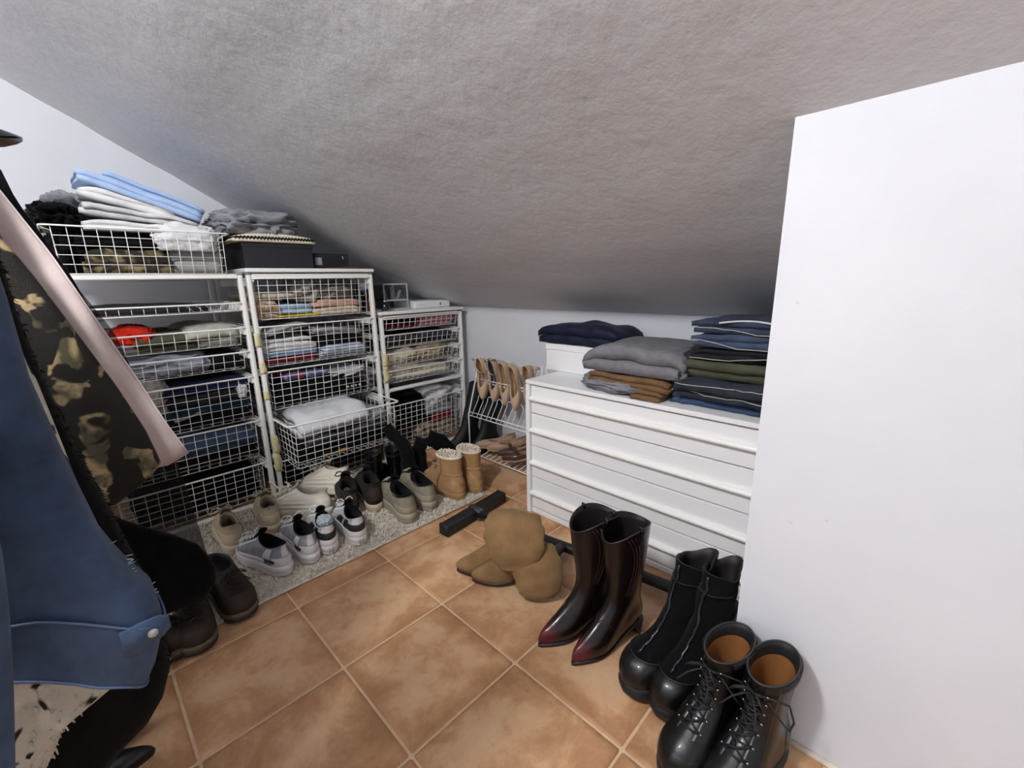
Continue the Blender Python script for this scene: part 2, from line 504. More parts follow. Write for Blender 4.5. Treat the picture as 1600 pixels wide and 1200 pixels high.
def folded(W, D, n, t_, seed, amp=.006, round_=1.0, taper=0.0, sag=0.0):
    """one cloth folded n times (zig-zag), folds towards -y, lying on z = 0"""
    r_ = random.Random(seed)
    path = []
    ft = t_ * .47
    for k in range(n):
        z = t_ * (k + .5); f = 1 if k % 2 == 0 else -1
        jf = r_.uniform(0, .012) + taper * k; jb = r_.uniform(0, .012) + taper * k
        y0, y1 = -D / 2 + jf, D / 2 - jb
        q = [(y0 + (y1 - y0) * i / 7, z) for i in range(8)]
        if f < 0: q = q[::-1]
        path += q
        if k < n - 1:
            ye = q[-1][0]; s_ = 1 if f > 0 else -1; R = t_ * .5 * round_
            for a in (-50, -10, 25, 60):
                path.append((ye + s_ * R * math.cos(math.radians(a)), z + t_ * .5 + t_ * .5 * math.sin(math.radians(a))))
    P = [Vector((0, a, c)) for a, c in path]; K = len(P)
    nl = []
    for i in range(K):
        d = (P[min(i + 1, K - 1)] - P[max(i - 1, 0)]).normalized(); nl.append(Vector((0, -d.z, d.y)))
    loop = [P[i] + nl[i] * ft for i in range(K)] + [P[i] - nl[i] * ft for i in reversed(range(K))]
    nx_ = max(8, int(W / .022)); m = MB(); R = []
    so = seed * 3.17; H = n * t_
    for i in range(nx_ + 1):
        u = -1 + 2 * i / nx_
        ring = []
        for p in loop:
            zl = p.z / H; lay = math.floor(p.z / t_)
            x = u * W / 2 * (1 - .03 * nz(lay * 1.7, so, .3)) + (abs(u) ** 6) * .012 * nz(lay * 2.3, p.y * 9, so + u)
            dz = amp * nz(x * 9, p.y * 9, so) * (.4 + zl) + amp * .6 * nz(x * 26, p.y * 20, so + lay * .21) * .6
            dy = amp * 1.3 * nz(x * 13, zl * 3.1, so + 5) + amp * .6 * nz(x * 40, lay, so + 9)
            edge = 1 - .22 * abs(u) ** 8 - .12 * (abs(p.y) / (D / 2)) ** 8
            ring.append((x, p.y + dy, max(p.z * edge + dz * min(1, p.z / (t_ * .6)) - sag * abs(u) ** 2 * zl, .0006)))
        R.append(ring)
    m.rings(R, 0, False, False)
    for e in (0, nx_):
        o = e * 2 * K
        for i in range(K - 1):
            q = (o + i, o + i + 1, o + 2 * K - 2 - i, o + 2 * K - 1 - i)
            m.face(q if e else q[::-1])
    return m


def crumple(W, D, H, seed, amp=.25, ridg=1.0, flat=.25):
    m = MB(); nu, nv = 72, 30; R = []; so = seed * 5.3
    for j in range(nv + 1):
        ph = -PI / 2 + PI * j / nv
        ring = []
        for i in range(nu):
            th = 2 * PI * i / nu
            c = abs(math.cos(ph)) ** .6; s_ = math.sin(ph)
            x = math.copysign(abs(math.cos(th)) ** .75, math.cos(th)) * c; y = math.copysign(abs(math.sin(th)) ** .75, math.sin(th)) * c
            z = s_
            n1 = nz(x * 1.3 + so, y * 1.3, z * 1.2); n2 = 1 - 2 * abs(nz(x * 2.6, y * 2.6 + so, z * 3.2)); n3 = 1 - 2 * abs(nz(x * 5.5 + so, y * 5.5, z * 6))
            n4 = 1 - 2 * abs(nz(x * 11, y * 11 + so, z * 9 + so)); d = 1 + amp * (.7 * n1 + .55 * ridg * (n2 - .4) + .32 * ridg * (n3 - .4) + .14 * ridg * (n4 - .4))
            X, Y, Z = x * d * W / 2, y * d * D / 2, z * d * H / 2
            Z = Z + H / 2
            if Z < H * flat: Z = max(0, Z - (H * flat - Z) * .9)
            ring.append((X, Y, max(Z, 0)))
        R.append(ring)
    m.rings(R, 0, True, True)
    return m


RZ = PI / 2          # local -y looks into the room for clothes on the left wall


def fold(name, label, cat, loc, W, D, n, t_, mat, seed, rz=RZ, amp=.006, tilt=(0, 0), group=None, taper=0.0, sag=0.0):
    o = folded(W, D, n, t_, seed, amp, taper=taper, sag=sag).build(name, mat)
    loc = [float(v) for v in loc]
    if rz == RZ and loc[2] < 1.19:                       # stay behind the leaning basket front
        lim = -2.000 if (.19 < loc[2] < .42 and .6 < loc[1] < 1.16) else -2.170
        loc[0] = min(loc[0], lim - D / 2 - t_ * .5 - amp * .8)
    o.location = loc; o.rotation_euler = (Matrix.Rotation(rz, 3, 'Z') @ Matrix.Rotation(tilt[1], 3, 'Y') @ Matrix.Rotation(tilt[0], 3, 'X')).to_euler()
    return tag(o, label, cat, group)


def lump(name, label, cat, loc, W, D, H, mat, seed, rz=RZ, amp=.25, ridg=1.0, tilt=(0, 0)):
    o = crumple(W, D, H, seed, amp, ridg).build(name, mat)
    loc = [float(v) for v in loc]
    if rz == RZ and loc[2] < 1.04: loc[0] = min(loc[0], -2.172 - D / 2 * (1 + amp * .3))
    o.location = loc; o.rotation_euler = (Matrix.Rotation(rz, 3, 'Z') @ Matrix.Rotation(tilt[1], 3, 'Y')).to_euler()
    return tag(o, label, cat)


BLK = fabric('#121215', var=.4); BLK2 = fabric('#09090b', var=.3); DGR = fabric('#2c2d30', var=.35)
WHT = fabric('#dcdcdd', '#c6c7ca', soft=14); GRY = fabric('#8f9195', '#7b7d82', soft=30); LGR = fabric('#b6b7ba', '#a3a5a9', soft=30)
LBL = fabric('#a9bfe0', '#97afd4', soft=12); NAV = fabric('#1e2540', var=.35); DEN = fabric('#44556f', '#334256', weave=1400, soft=22)
CRM = fabric('#d8cfbb', '#c3b89f', soft=30); RED = fabric('#8c2f35'); PNK = fabric('#d59aa6'); PCH = fabric('#e0b3a0')
SND = fabric('#c9b79b', '#8f6a52', soft=45); OLV = fabric('#4c4d3e', var=.25); TEA = fabric('#1f3440', var=.3)
CAMO = spots('#8a7a5a', '#2c2519', '#5d5237', 22, .46, .1)
xm = -2.36      # middle of the baskets

# --- left frame, proud top basket and the pile above it
z = 1.056
fold('camouflage_cloth', 'folded brown camouflage cloth in the proud top basket', 'clothes', (-2.33, .215, z), .25, .36, 3, .030, CAMO, 11, amp=.008)
fold('knit_sweater', 'folded grey herringbone knit in proud top basket, right side', 'sweater', (-2.33, .428, z), .185, .36, 2, .052, stripes('#a8a8a8', '#8f8f90', .009, 2, .5, .02), 12)
lump('black_cloth', 'black cloth stuffed at left end of proud top basket', 'clothes', (-2.35, .055, z), .10, .34, .15, BLK2, 13)
fold('black_cloth', 'flat black cloth lying over the camouflage cloth', 'clothes', (-2.33, .215, z + .095), .27, .34, 2, .022, BLK, 14)
lump('fluffy_cloth', 'small fluffy black cloth on the grey herringbone knit', 'clothes', (-2.35, .46, z + .108), .13, .3, .05, BLK2, 15)
zz = 1.203
fold('white_shirt', 'lowest white top of the white stack on left frame', 'shirt', (-2.34, .29, zz), .37, .36, 2, .017, WHT, 21, amp=.012)
fold('white_shirt', 'second white top of white stack, crinkled front edge', 'shirt', (-2.34, .275, zz + .038), .33, .35, 2, .019, fabric('#d2d2d4', '#b9babe', soft=14), 22, amp=.013, tilt=(0, .11))
fold('white_shirt', 'uppermost white top, under the light blue pair', 'shirt', (-2.33, .245, zz + .083), .27, .33, 2, .021, fabric('#e0e0df', '#cdcdd0', soft=14), 23, amp=.013, tilt=(0, .24))
lump('white_shirt', 'white top slumping over the rim of the proud basket', 'shirt', (-2.185, .40, 1.14), .20, .07, .10, WHT, 24, amp=.3)
fold('light_blue_trousers', 'long light blue folded trousers on the white stack', 'trousers', (-2.29, .287, zz + .106), .365, .26, 2, .021, LBL, 25, amp=.005, tilt=(0, .335))
o = fold('light_blue_trousers', 'shorter light blue trousers lying uppermost and farther back', 'trousers', (-2.36, .337, zz + .137), .31, .22, 2, .017, LBL, 26, amp=.005, tilt=(0, .335))
lump('black_garment', 'black garment heaped on the left end of the proud basket', 'clothes', (-2.30, .045, zz), .12, .3, .085, BLK2, 27, amp=.35)
lump('grey_garment', 'small grey crumpled top behind the white stack', 'clothes', (-2.42, .095, zz + .02), .13, .28, .12, GRY, 28, amp=.35)
# --- left frame shelves
fold('dark_grey_cloth', 'flat dark grey folded cloth on the shallow tray', 'clothes', (-2.34, .25, .902), .35, .40, 1, .034, DGR, 31, amp=.003)
lump('red_cloth', 'bright red cloth in the shallow basket under the tray', 'clothes', (-2.25, .185, .765), .13, .24, .09, fabric('#c02a18'), 32)
fold('dark_olive_shirt', 'dark olive top in the middle of the red and grey basket', 'shirt', (xm, .275, .757), .20, .42, 3, .022, OLV, 33)
fold('grey_shirt', 'light grey folded top at the right of the red and grey basket', 'shirt', (-2.33, .43, .757), .19, .40, 3, .030, fabric('#a9a89f', '#93928a'), 34, amp=.009)
fold('mauve_shirt', 'mauve grey top under the red cloth', 'shirt', (xm + .1, .12, .757), .19, .22, 2, .018, fabric('#8b828a'), 35)
lump('blue_grey_shirt', 'crumpled grey-blue shirt in its shallow basket', 'shirt', (-2.30, .28, .653), .30, .28, .085, fabric('#9a9fab', '#878c98', soft=18), 36, amp=.3)
fold('black_shirt', 'black top beside the crumpled grey-blue shirt', 'shirt', (xm, .47, .654), .13, .42, 2, .03, BLK, 37)
fold('black_shirt', 'black top behind the crumpled grey-blue shirt', 'shirt', (-2.52, .27, .654), .40, .2, 2, .035, BLK, 38)
for k, (mt, nm, lb) in enumerate(((BLK, 'black_trousers', 'black trousers lowest in deep dark stack'), (TEA, 'teal_trousers', 'dark teal trousers above the lowest black ones'),
                                (DGR, 'charcoal_trousers', 'charcoal trousers in the middle of deep dark stack'), (NAV, 'navy_trousers', 'navy trousers on top of the deep dark stack'))):
    fold(nm, lb, 'trousers', (xm, .385, .424 + k * .046), .31, .44, 2, .023, mt, 40 + k, amp=.007)
lump('linen_cloth', 'grey linen cloth hanging over left edge of deep basket', 'clothes', (-2.20, .185, .50), .14, .16, .145, fabric('#a39f99', '#8f8b86'), 45, amp=.25)
fold('grey_strip_cloth', 'pale grey cloth edge showing low in deep dark stack', 'clothes', (-2.19, .32, .47), .14, .08, 1, .012, GRY, 46, tilt=(0, -.2))
lump('white_sock', 'white crumpled sock at right of deep dark stack', 'sock', (-2.21, .505, .515), .05, .10, .07, WHT, 47)
fold('black_trousers', 'black jeans underneath the blue jeans', 'trousers', (xm, .36, .244), .34, .44, 2, .024, BLK, 50)
fold('blue_jeans', 'mid blue jeans in deep basket of left frame', 'jeans', (xm, .385, .293), .29, .44, 3, .03, DEN, 51, amp=.008)
fold('grey_jeans', 'faded grey-blue jeans, left of the mid blue ones', 'jeans', (xm, .17, .262), .16, .42, 3, .032, fabric('#46505c'), 52)
for k in range(2):
    fold('black_sweater', ('black sweater at floor level in lowest left basket', 'second black sweater, above one at floor level')[k], 'sweater', (xm, .29, .042 + k * .078), .44, .45, 2, .038, BLK2, 55 + k, amp=.01)
# --- middle frame
fold('cream_shirt', 'cream folded top lowest at right of the pastel basket', 'shirt', (-2.34, .985, .856), .24, .40, 2, .018, CRM, 60)
fold('peach_shirt', 'peach folded top above the cream one', 'shirt', (-2.33, .985, .893), .235, .40, 2, .018, PCH, 61, amp=.008)
fold('blue_shirt', 'light blue folded top in the pastel basket', 'shirt', (-2.32, .775, .868), .16, .40, 2, .024, fabric('#a9c3e0'), 62)
fold('yellow_shirt', 'yellow top peeping below the light blue one', 'shirt', (-2.31, .79, .855), .20, .42, 1, .013, fabric('#d8bd3a'), 63)
fold('patterned_shirt', 'sand and brown patterned top at left of pastel basket', 'shirt', (-2.32, .655, .856), .10, .42, 3, .028, SND, 64)
fold('sand_shirt', 'pale sand top lying across the patterned one', 'shirt', (-2.34, .70, .944), .19, .38, 1, .022, fabric('#d3c6b3'), 65)
lump('grey_shirt', 'crumpled taupe top on the peach one', 'shirt', (-2.29, .995, .93), .20, .26, .075, fabric('#8c877f', '#756f68', soft=18), 66, amp=.35)
lump('grey_shirt', 'peaked taupe scarf in the middle of pastel basket', 'scarf', (-2.29, .845, .92), .13, .22, .105, fabric('#a29d97', '#8c8780', soft=18), 67, amp=.35)
fold('red_shirt', 'red folded top at bottom of second middle basket', 'shirt', (-2.33, .735, .645), .24, .40, 2, .014, RED, 70)
fold('blue_shirt', 'pale blue folded top on the red one', 'shirt', (-2.33, .735, .674), .235, .40, 2, .012, fabric('#9fb1cf'), 71)
fold('white_shirt', 'white folded top on the pale blue one', 'shirt', (-2.33, .73, .699), .235, .40, 3, .014, WHT, 72, amp=.01)
fold('white_shirt', 'white folded top directly under the grey sweatshirt', 'shirt', (-2.33, .73, .742), .22, .38, 1, .017, fabric('#e4e4e4', '#cfcfd2'), 73, amp=.01)
fold('grey_sweatshirt', 'grey sweatshirt slanting over white tops', 'sweater', (-2.36, .72, .785), .22, .36, 2, .015, fabric('#aaabad', '#96979a'), 74, amp=.008, tilt=(0, -.18))
fold('striped_shirt', 'blue and white striped top at right of the red and white stack', 'shirt', (-2.33, .99, .645), .23, .40, 3, .02, stripes('#7f97b8', '#cfd3da', .014, 2, .45), 75, amp=.01)
fold('black_shirt', 'black top over the blue and white striped one', 'shirt', (-2.35, .985, .706), .23, .38, 2, .022, BLK, 76)
fold('grey_sweatshirt', 'grey sweatshirt on the black top, right side', 'sweater', (-2.36, .975, .752), .25, .36, 2, .017, fabric('#9b9c9f', '#85868a'), 77, amp=.01, tilt=(0, .08))
bt = fold('black_sweatshirt', 'black sweatshirt with small white print at its right', 'sweater', (-2.32, .86, .442), .46, .42, 3, .025, BLK2, 80, amp=.004)
m = MB()
for k in range(4):
    y = .115 + k * .022
    m.box((y, -.231, .030), (y + .012, -.224, .040), bev=.002)
m.build('white_print', plain('#d5d5d5', .8), bt)
fold('black_shirt', 'black top lying on the printed black sweatshirt', 'shirt', (-2.34, .80, .518), .36, .40, 2, .018, BLK, 81)
fold('white_tee', 'white top wedged slanting in the black basket', 'shirt', (-2.26, .98, .528), .22, .30, 2, .015, WHT, 82, amp=.012, tilt=(0, -.16))
fold('printed_tee', 'grey top with red and blue print, left of the slanting white one', 'shirt', (-2.25, .79, .555), .20, .30, 2, .012, spots('#a3a3a8', '#b34a4a', '#47599a', 16, .40, .04), 83, amp=.01)
# pulled out basket
px = -2.17
fold('black_sweater', 'black sweater lining the pulled-out basket', 'sweater', (-2.21, .87, .195), .46, .44, 2, .03, BLK2, 90)
fold('charcoal_sweater', 'charcoal sweater in the pulled-out basket', 'sweater', (-2.19, .90, .256), .40, .42, 3, .018, fabric('#4a4a4e', '#37373a', soft=25), 91, amp=.012)
fold('orange_cloth', 'thin orange cloth edge low in pulled-out basket', 'clothes', (-1.996, .82, .196), .12, .04, 1, .012, fabric('#9b6a2c'), 92)
fold('grey_sweater', 'grey sweater sleeve at right end of the pulled-out basket', 'sweater', (-2.1, 1.06, .310), .11, .32, 2, .02, fabric('#8e8f93'), 93, tilt=(0, -.2), amp=.012)
fold('white_sweatshirt', 'white sweatshirt lying on top in pulled-out basket', 'sweater', (-2.17, .84, .322), .34, .34, 3, .033, fabric('#d3d5d8', '#bfc1c6', soft=12), 94, amp=.02, tilt=(.07, -.05))
fold('brown_cloth', 'dark brown cloth in the lowest middle basket', 'clothes', (xm, .94, .038), .30, .42, 3, .03, fabric('#2b2523'), 95)
fold('black_cloth', 'black cloth at left of the lowest middle basket', 'clothes', (xm, .69, .038), .16, .42, 3, .035, BLK2, 96)
# --- low corner frame
fold('burgundy_cloth', 'burgundy cloth at base of the pink basket', 'clothes', (xm, 1.33, .752), .22, .42, 1, .022, fabric('#6d1e2e'), 100)
fold('black_cloth', 'black cloth above the burgundy one', 'clothes', (xm, 1.33, .776), .22, .40, 2, .018, BLK, 101)
fold('pink_cloth', 'dusty pink cloth filling right half of top corner basket', 'clothes', (-2.33, 1.575, .752), .225, .42, 3, .023, PNK, 102, amp=.003)
fold('grey_cloth', 'dark grey clothes at left of the second corner basket', 'clothes', (xm, 1.34, .654), .24, .42, 3, .02, fabric('#4a4544', '#2f2c2d', soft=35), 103, amp=.012)
fold('slate_cloth', 'slate clothes at right of second corner basket', 'clothes', (xm, 1.58, .654), .22, .42, 3, .022, fabric('#3d3f48', '#2c2d33', soft=35), 104, amp=.012)
fold('cream_cloth', 'cream cloth slanting up at left of the lace basket', 'clothes', (-2.32, 1.325, .55), .20, .42, 3, .026, CRM, 105, amp=.012, tilt=(0, -.1))
lump('lace_shirt', 'beige crocheted lace heaped in corner basket', 'clothes', (-2.30, 1.55, .55), .27, .34, .10, fabric('#c4b497', '#8f8065', weave=160, soft=120, bumps=1), 106, amp=.15)
fold('cream_trousers', 'cream trousers folded in the lowest shallow basket', 'trousers', (-2.33, 1.45, .457), .42, .42, 2, .027, fabric('#d9d2c4', '#c5bca9', soft=18), 107, amp=.012)
fold('cream_trousers', 'second cream trousers, on left half of lowest shallow basket', 'trousers', (-2.33, 1.34, .511), .22, .40, 1, .022, CRM, 108, amp=.01)
lump('black_sweater', 'black sweater heaped over left half of the deep corner basket', 'sweater', (-2.33, 1.36, .15), .26, .36, .20, BLK2, 109)
fold('cream_knit', 'cream patterned knit at floor level in deep corner basket', 'sweater', (xm, 1.55, .056), .28, .42, 2, .045, spots('#b9ab90', '#6d5a45', '#a3957a', 30, .42, .1), 110, amp=.01)
fold('red_shirt', 'red top in the deep corner basket', 'shirt', (-2.33, 1.60, .148), .16, .42, 2, .022, fabric('#8f2a35'), 111)
fold('grey_shirt', 'light grey top upon the red one', 'shirt', (-2.33, 1.57, .194), .20, .42, 2, .028, LGR, 112, amp=.012)
lump('white_shirt', 'white top peeking over the rim of the deep corner basket', 'shirt', (-2.29, 1.585, .25), .19, .30, .10, WHT, 113)
lump('mauve_pouch', 'mauve cloth pouch standing at left of the deep corner basket', 'pouch', (-2.09, 1.20, .15), .13, .09, .16, fabric('#7f7170'), 114, amp=.12)

# ------------------------------------------------------------------ things on top of the frames
def carton(name, label, lo, hi, mat, lid=0.0, lid_h=.03, cat='box'):
    t_ = thing(name, label, cat, ((lo[0] + hi[0]) / 2, (lo[1] + hi[1]) / 2, lo[2]))
    dx, dy, hz = (hi[0] - lo[0]) / 2, (hi[1] - lo[1]) / 2, hi[2] - lo[2]
    m = MB(); m.box((-dx, -dy, 0), (dx, dy, hz - (lid_h * .3 if lid else 0)), bev=.002); m.build('box_body', mat, t_, sharp=.6)
    if lid:
        m = MB(); m.box((-dx - lid, -dy - lid, hz - lid_h), (dx + lid, dy + lid, hz), bev=.003); m.build('lid', mat, t_, sharp=.6)
    return t_


M_BOX = plain('#1a1c22', .55, bump=.1)
bx = carton('storage_box', 'large black box under the striped knit', (-2.60, .598, 1.074), (-2.20, .895, 1.185), M_BOX, .003, .02)
bx2 = carton('storage_box', 'small black box with a pale tag, right of larger one', (-2.50, .915, 1.074), (-2.24, 1.09, 1.150), M_BOX)
m = MB(); m.box((.131, -.084, .020), (.132, -.052, .055)); m.build('paper_tag', plain('#8f9094', .8), bx2, smooth=False)
m = MB(); m.tube([(.131, .052 + .007 * math.cos(a), .055 + .007 * math.sin(a)) for a in np.linspace(-1.2, 1.2, 7)], .0018, 5); m.build('silver_emblem', plain('#d8d8da', .25, 1), bx2)
fold('burgundy_cloth', 'thin flat rust coloured cloth below the small black box', 'clothes', (-2.185, 1.04, 1.074), .17, .06, 1, .008, fabric('#5c3a36'), 120)
fold('striped_knit', 'cream and black zigzag striped knit on the large black box', 'sweater', (-2.37, .735, 1.187), .34, .38, 2, .021, stripes('#d6cdb8', '#191715', .026, 2, .55, .007), 121, amp=.005, sag=.012)
lump('grey_trousers', 'crumpled grey trousers on the striped knit', 'trousers', (-2.36, .695, 1.222), .31, .36, .105, fabric('#8d9095', '#7b7e84', soft=20), 122, amp=.32, ridg=1.3)
lump('grey_trousers', 'grey trouser leg hanging left of striped knit', 'trousers', (-2.33, .545, 1.215), .08, .2, .06, fabric('#8d9095', '#7b7e84', soft=20), 123)
M_GLS = NT('acrylic'); M_GLS.set(Base_Color=(.9, .92, .93), Roughness=.06); M_GLS.b.inputs['Transmission Weight'].default_value = 1.0; M_GLS.b.inputs['IOR'].default_value = 1.3; M_GLS = M_GLS.m
M_ACR = plain('#a9abad', .2)
og = thing('acrylic_organizer', 'clear acrylic organizer on top of low frame', 'organizer', (-2.33, 1.36, .851))
for sx_ in (-.075, .075):
    for sy_ in (-.075, .075):
        m = MB(); m.box((sx_ - .004, sy_ - .004, 0), (sx_ + .004, sy_ + .004, .145), bev=.001); m.build('corner_post', M_ACR, og)
for zz_ in (0.002, .052, .141):
    m = MB(); m.box((-.078, -.078, zz_), (.078, .078, zz_ + .003)); m.build('shelf', M_GLS, og, smooth=False)
    m = MB(); m.box((.076, -.078, zz_ - .003), (.081, .078, zz_ + .006)); m.build('shelf_edge', M_ACR, og, smooth=False)
m = MB(); m.box((-.078, -.07, .006), (-.074, .07, .14)); m.build('back_panel', plain('#2c2e31', .4), og, smooth=False)  # dark plate added so the inside of the organizer looks darker
for k, (yy, rz) in enumerate(((-.035, .3), (.035, -.4), (.0, 0))):
    o = thing('makeup_tube', ('slim grey tube leaning left inside the clear organizer', 'slim grey tube leaning right inside the clear organizer', 'upright grey box in the clear organizer')[k], 'tube', (-2.30, 1.36 + yy, .9075), rot=(rz, 0, 0))
    m = MB(); m.box((-.008, -.008, 0), (.008, .008, .06 if k < 2 else .075), bev=.003); m.build('tube_body', plain('#77797c', .4), o)
    m = MB(); m.box((-.006, -.006, .06 if k < 2 else .075), (.006, .006, .07 if k < 2 else .083), bev=.002); m.build('cap', plain('#3c3d40', .4), o)
def bottle(label, x, y, r, hh, mat, capm):
    o = thing('perfume_bottle', label, 'bottle', (x, y, .851))
    def rg(rr, z): return [(rr * math.cos(2 * PI * k / 14), rr * math.sin(2 * PI * k / 14), z) for k in range(14)]
    m = MB(); m.rings([rg(r * .9, 0), rg(r, .006), rg(r, hh * .62), rg(r * .75, hh * .7), rg(r * .35, hh * .74), rg(r * .35, hh * .8)]); m.build('glass', mat, o)
    m = MB(); m.rings([rg(r * .42, hh * .79), rg(r * .45, hh * .8), rg(r * .45, hh * .98), rg(r * .3, hh)]); m.build('cap', capm, o)
AMB = plain('#5a3312', .12, coat=.6); DKG = plain('#101216', .12, coat=.6); CHR = plain('#c9cacc', .15, 1)
bottle('amber glass bottle behind the frame post, left of clear organizer', -2.33, 1.235, .034, .12, AMB, DKG)
bottle('tall dark bottle at back left of the clear organizer', -2.45, 1.225, .036, .15, DKG, DKG)
bottle('short dark bottle with bright cap in front of amber one', -2.22, 1.265, .024, .06, DKG, CHR)
wb = carton('white_box', 'small flat white box beside the clear organizer', (-2.44, 1.46, .851), (-2.22, 1.715, .892), plain('#e4e4e3', .45))
m = MB(); pts = [(.006 * math.cos(a) * (1 - .12 * math.cos(2 * a)), .007 * math.sin(a)) for a in np.linspace(0, 2 * PI, 15)[:-1]]
m.rings([[(.1105, .055 + a, .019 + c) for a, c in pts], [(.1112, .055 + a, .019 + c) for a, c in pts]])
m.rings([[(.1105, .057 + a * .25, .028 + c * .35) for a, c in pts], [(.1112, .057 + a * .25, .028 + c * .35) for a, c in pts]])
m.build('emblem', plain('#5b5c5e', .6), wb)
m = MB()
for k in range(6): m.box((.1102, -.105 + k * .009, .019), (.1108, -.099 + k * .009, .022))
m.build('printed_line', plain('#b9b9ba', .6), wb, smooth=False)

# ------------------------------------------------------------------ white chest of drawers
DX0, DX1, DY, DB, DH = -1.195, BX - .006, 1.30, 1.775, .60
M_DRS = plain('#e9e9ea', .38, spec=.5)
M_RDG = plain('#eae9e6', .35)
dr = thing('chest_of_drawers', 'long low white chest of drawers with full-width ridge pulls', 'chest of drawers', ((DX0 + DX1) / 2, DY, 0))
hw = (DX1 - DX0) / 2
for s in (-1, 1):
    m = MB(); a, c = sorted((s * hw, s * (hw - .019))); m.box((a, -.006, 0), (c, DB - DY, DH - .018), bev=.0015); m.build('side_panel', M_DRS, dr, sharp=.6)
m = MB(); m.box((-hw, -.006, DH - .016), (hw, DB - DY, DH), bev=.002); m.build('top_panel', M_DRS, dr, sharp=.6)
m = MB(); m.box((-hw + .02, DB - DY - .008, .02), (hw - .02, DB - DY - .002, DH - .02)); m.build('back_panel', M_DRS, dr, smooth=False)
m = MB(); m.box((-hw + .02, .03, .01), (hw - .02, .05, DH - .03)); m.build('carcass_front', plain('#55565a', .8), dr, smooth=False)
m = MB(); m.box((-hw + .02, .006, .0), (hw - .02, .022, .022), bev=.002); m.build('plinth', M_DRS, dr, sharp=.6)
for z0, z1, zr in ((.459, .578, .523), (.316, .455, .384), (.172, .312, .238), (.028, .168, .097)):
    m = MB(); m.box((-hw + .0215, .006, z0), (hw - .0215, .026, z1), bev=.0015); d = m.build('drawer', M_DRS, dr, sharp=.6)
    prof_ = [(.008, .011), (.001, .0105), (-.007, .008), (-.012, .003), (-.013, -.003), (-.0095, -.0075), (-.003, -.0085), (-.001, -.006), (.008, -.006)]
    m = MB(); m.rings([[(-hw + .023, y, zr + z) for y, z in prof_], [(hw - .023, y, zr + z) for y, z in prof_]])
    m.build('ridge_pull', M_RDG, d, sharp=.9)

# --- things on the chest
RZ0 = 0.0
sb = carton('white_box', 'white lidded box under the navy jacket on white chest', (-1.262, 1.51, .6005), (-.90, 1.755, .722), plain('#e6e6e6', .5), .003, .028)
m = MB(); m.tube([(-.19, -.08, .085), (-.197, -.083, .09), (-.198, -.083, .072), (-.193, -.083, .066)], .005, 6); m.build('black_latch', plain('#111113', .4), sb)
M_NAV = fabric('#20233b', '#15172a', weave=600, soft=16, rough=.5)
o = fold('navy_jacket', 'folded shiny navy jacket on the white lidded box', 'jacket', (-1.115, 1.625, .7235), .40, .23, 2, .043, M_NAV, 130, rz=0, amp=.011, sag=.012)
GSW = fabric('#7c7b80', '#6a696e', soft=30)
lump('grey_cloth', 'lilac grey cloth rolled lowest at left of brown one', 'clothes', (-.80, 1.45, .6005), .33, .28, .055, fabric('#85848b', '#6f6e76', soft=25), 132, rz=0, amp=.22)
fold('brown_sweater', 'brown sweater under the grey one on chest', 'sweater', (-.752, 1.445, .632), .30, .26, 2, .022, fabric('#775c42', '#634a34', soft=25), 133, rz=0, amp=.009)
fold('brown_cloth', 'brown cloth end touching the chest at right of lilac roll', 'clothes', (-.668, 1.40, .6005), .10, .20, 2, .016, fabric('#775c42', '#634a34', soft=25), 134, rz=0, amp=.006)
fold('grey_sweater', 'big folded grey sweater on the brown one', 'sweater', (-.745, 1.50, .676), .37, .36, 2, .050, GSW, 135, rz=.02, amp=.012, sag=.018)
lump('charcoal_scarf', 'charcoal fringed scarf between grey sweater and jeans', 'scarf', (-.575, 1.52, .62), .09, .34, .15, fabric('#37343a', '#29272c', soft=40), 136, rz=0, amp=.2)
DN1 = fabric('#3d4556', '#2a3142', weave=1500, soft=18); DN2 = fabric('#465167', '#333d51', weave=1500, soft=18); DN3 = fabric('#353a44', '#262a33', weave=1500, soft=22)
JX_ = -.412; jd = .36
M_STITCH = plain('#b9b7ac', .8)


def jeans(label, loc, W, D, n, t_, mat, seed, rz=0.0, amp=.011, stitch=True):
    o = fold('jeans', label, 'jeans', loc, W, D, n, t_, mat, seed, rz=rz, amp=amp)
    if stitch:
        # light hem edge running along the front folds
        m = MB(); r_ = random.Random(seed)
        vs = o.data.vertices; 
        for lay in range(n):
            pts = []
            zc = t_ * (lay + .5)
            xs = {}
            for v in vs:
                if abs(v.co.z - zc) < t_ * .5 and v.co.y < -D * .40:
                    k = round(v.co.x / .022); 
                    if k not in xs or v.co.y < xs[k].y: xs[k] = v.co
            pts = [(xs[k].x, xs[k].y - .0012, xs[k].z + t_ * .12) for k in sorted(xs)]
            if len(pts) > 4 and lay % 2 == 0:
                zs_ = np.convolve([pts[0][2]] * 2 + [p[2] for p in pts] + [pts[-1][2]] * 2, np.ones(5) / 5, 'valid')
                m.tube([(p[0], p[1] - .0008, zs_[i]) for i, p in enumerate(pts)], .0013, 4)
        if m.v: m.build('hem_stitching', M_STITCH, o)
    return o


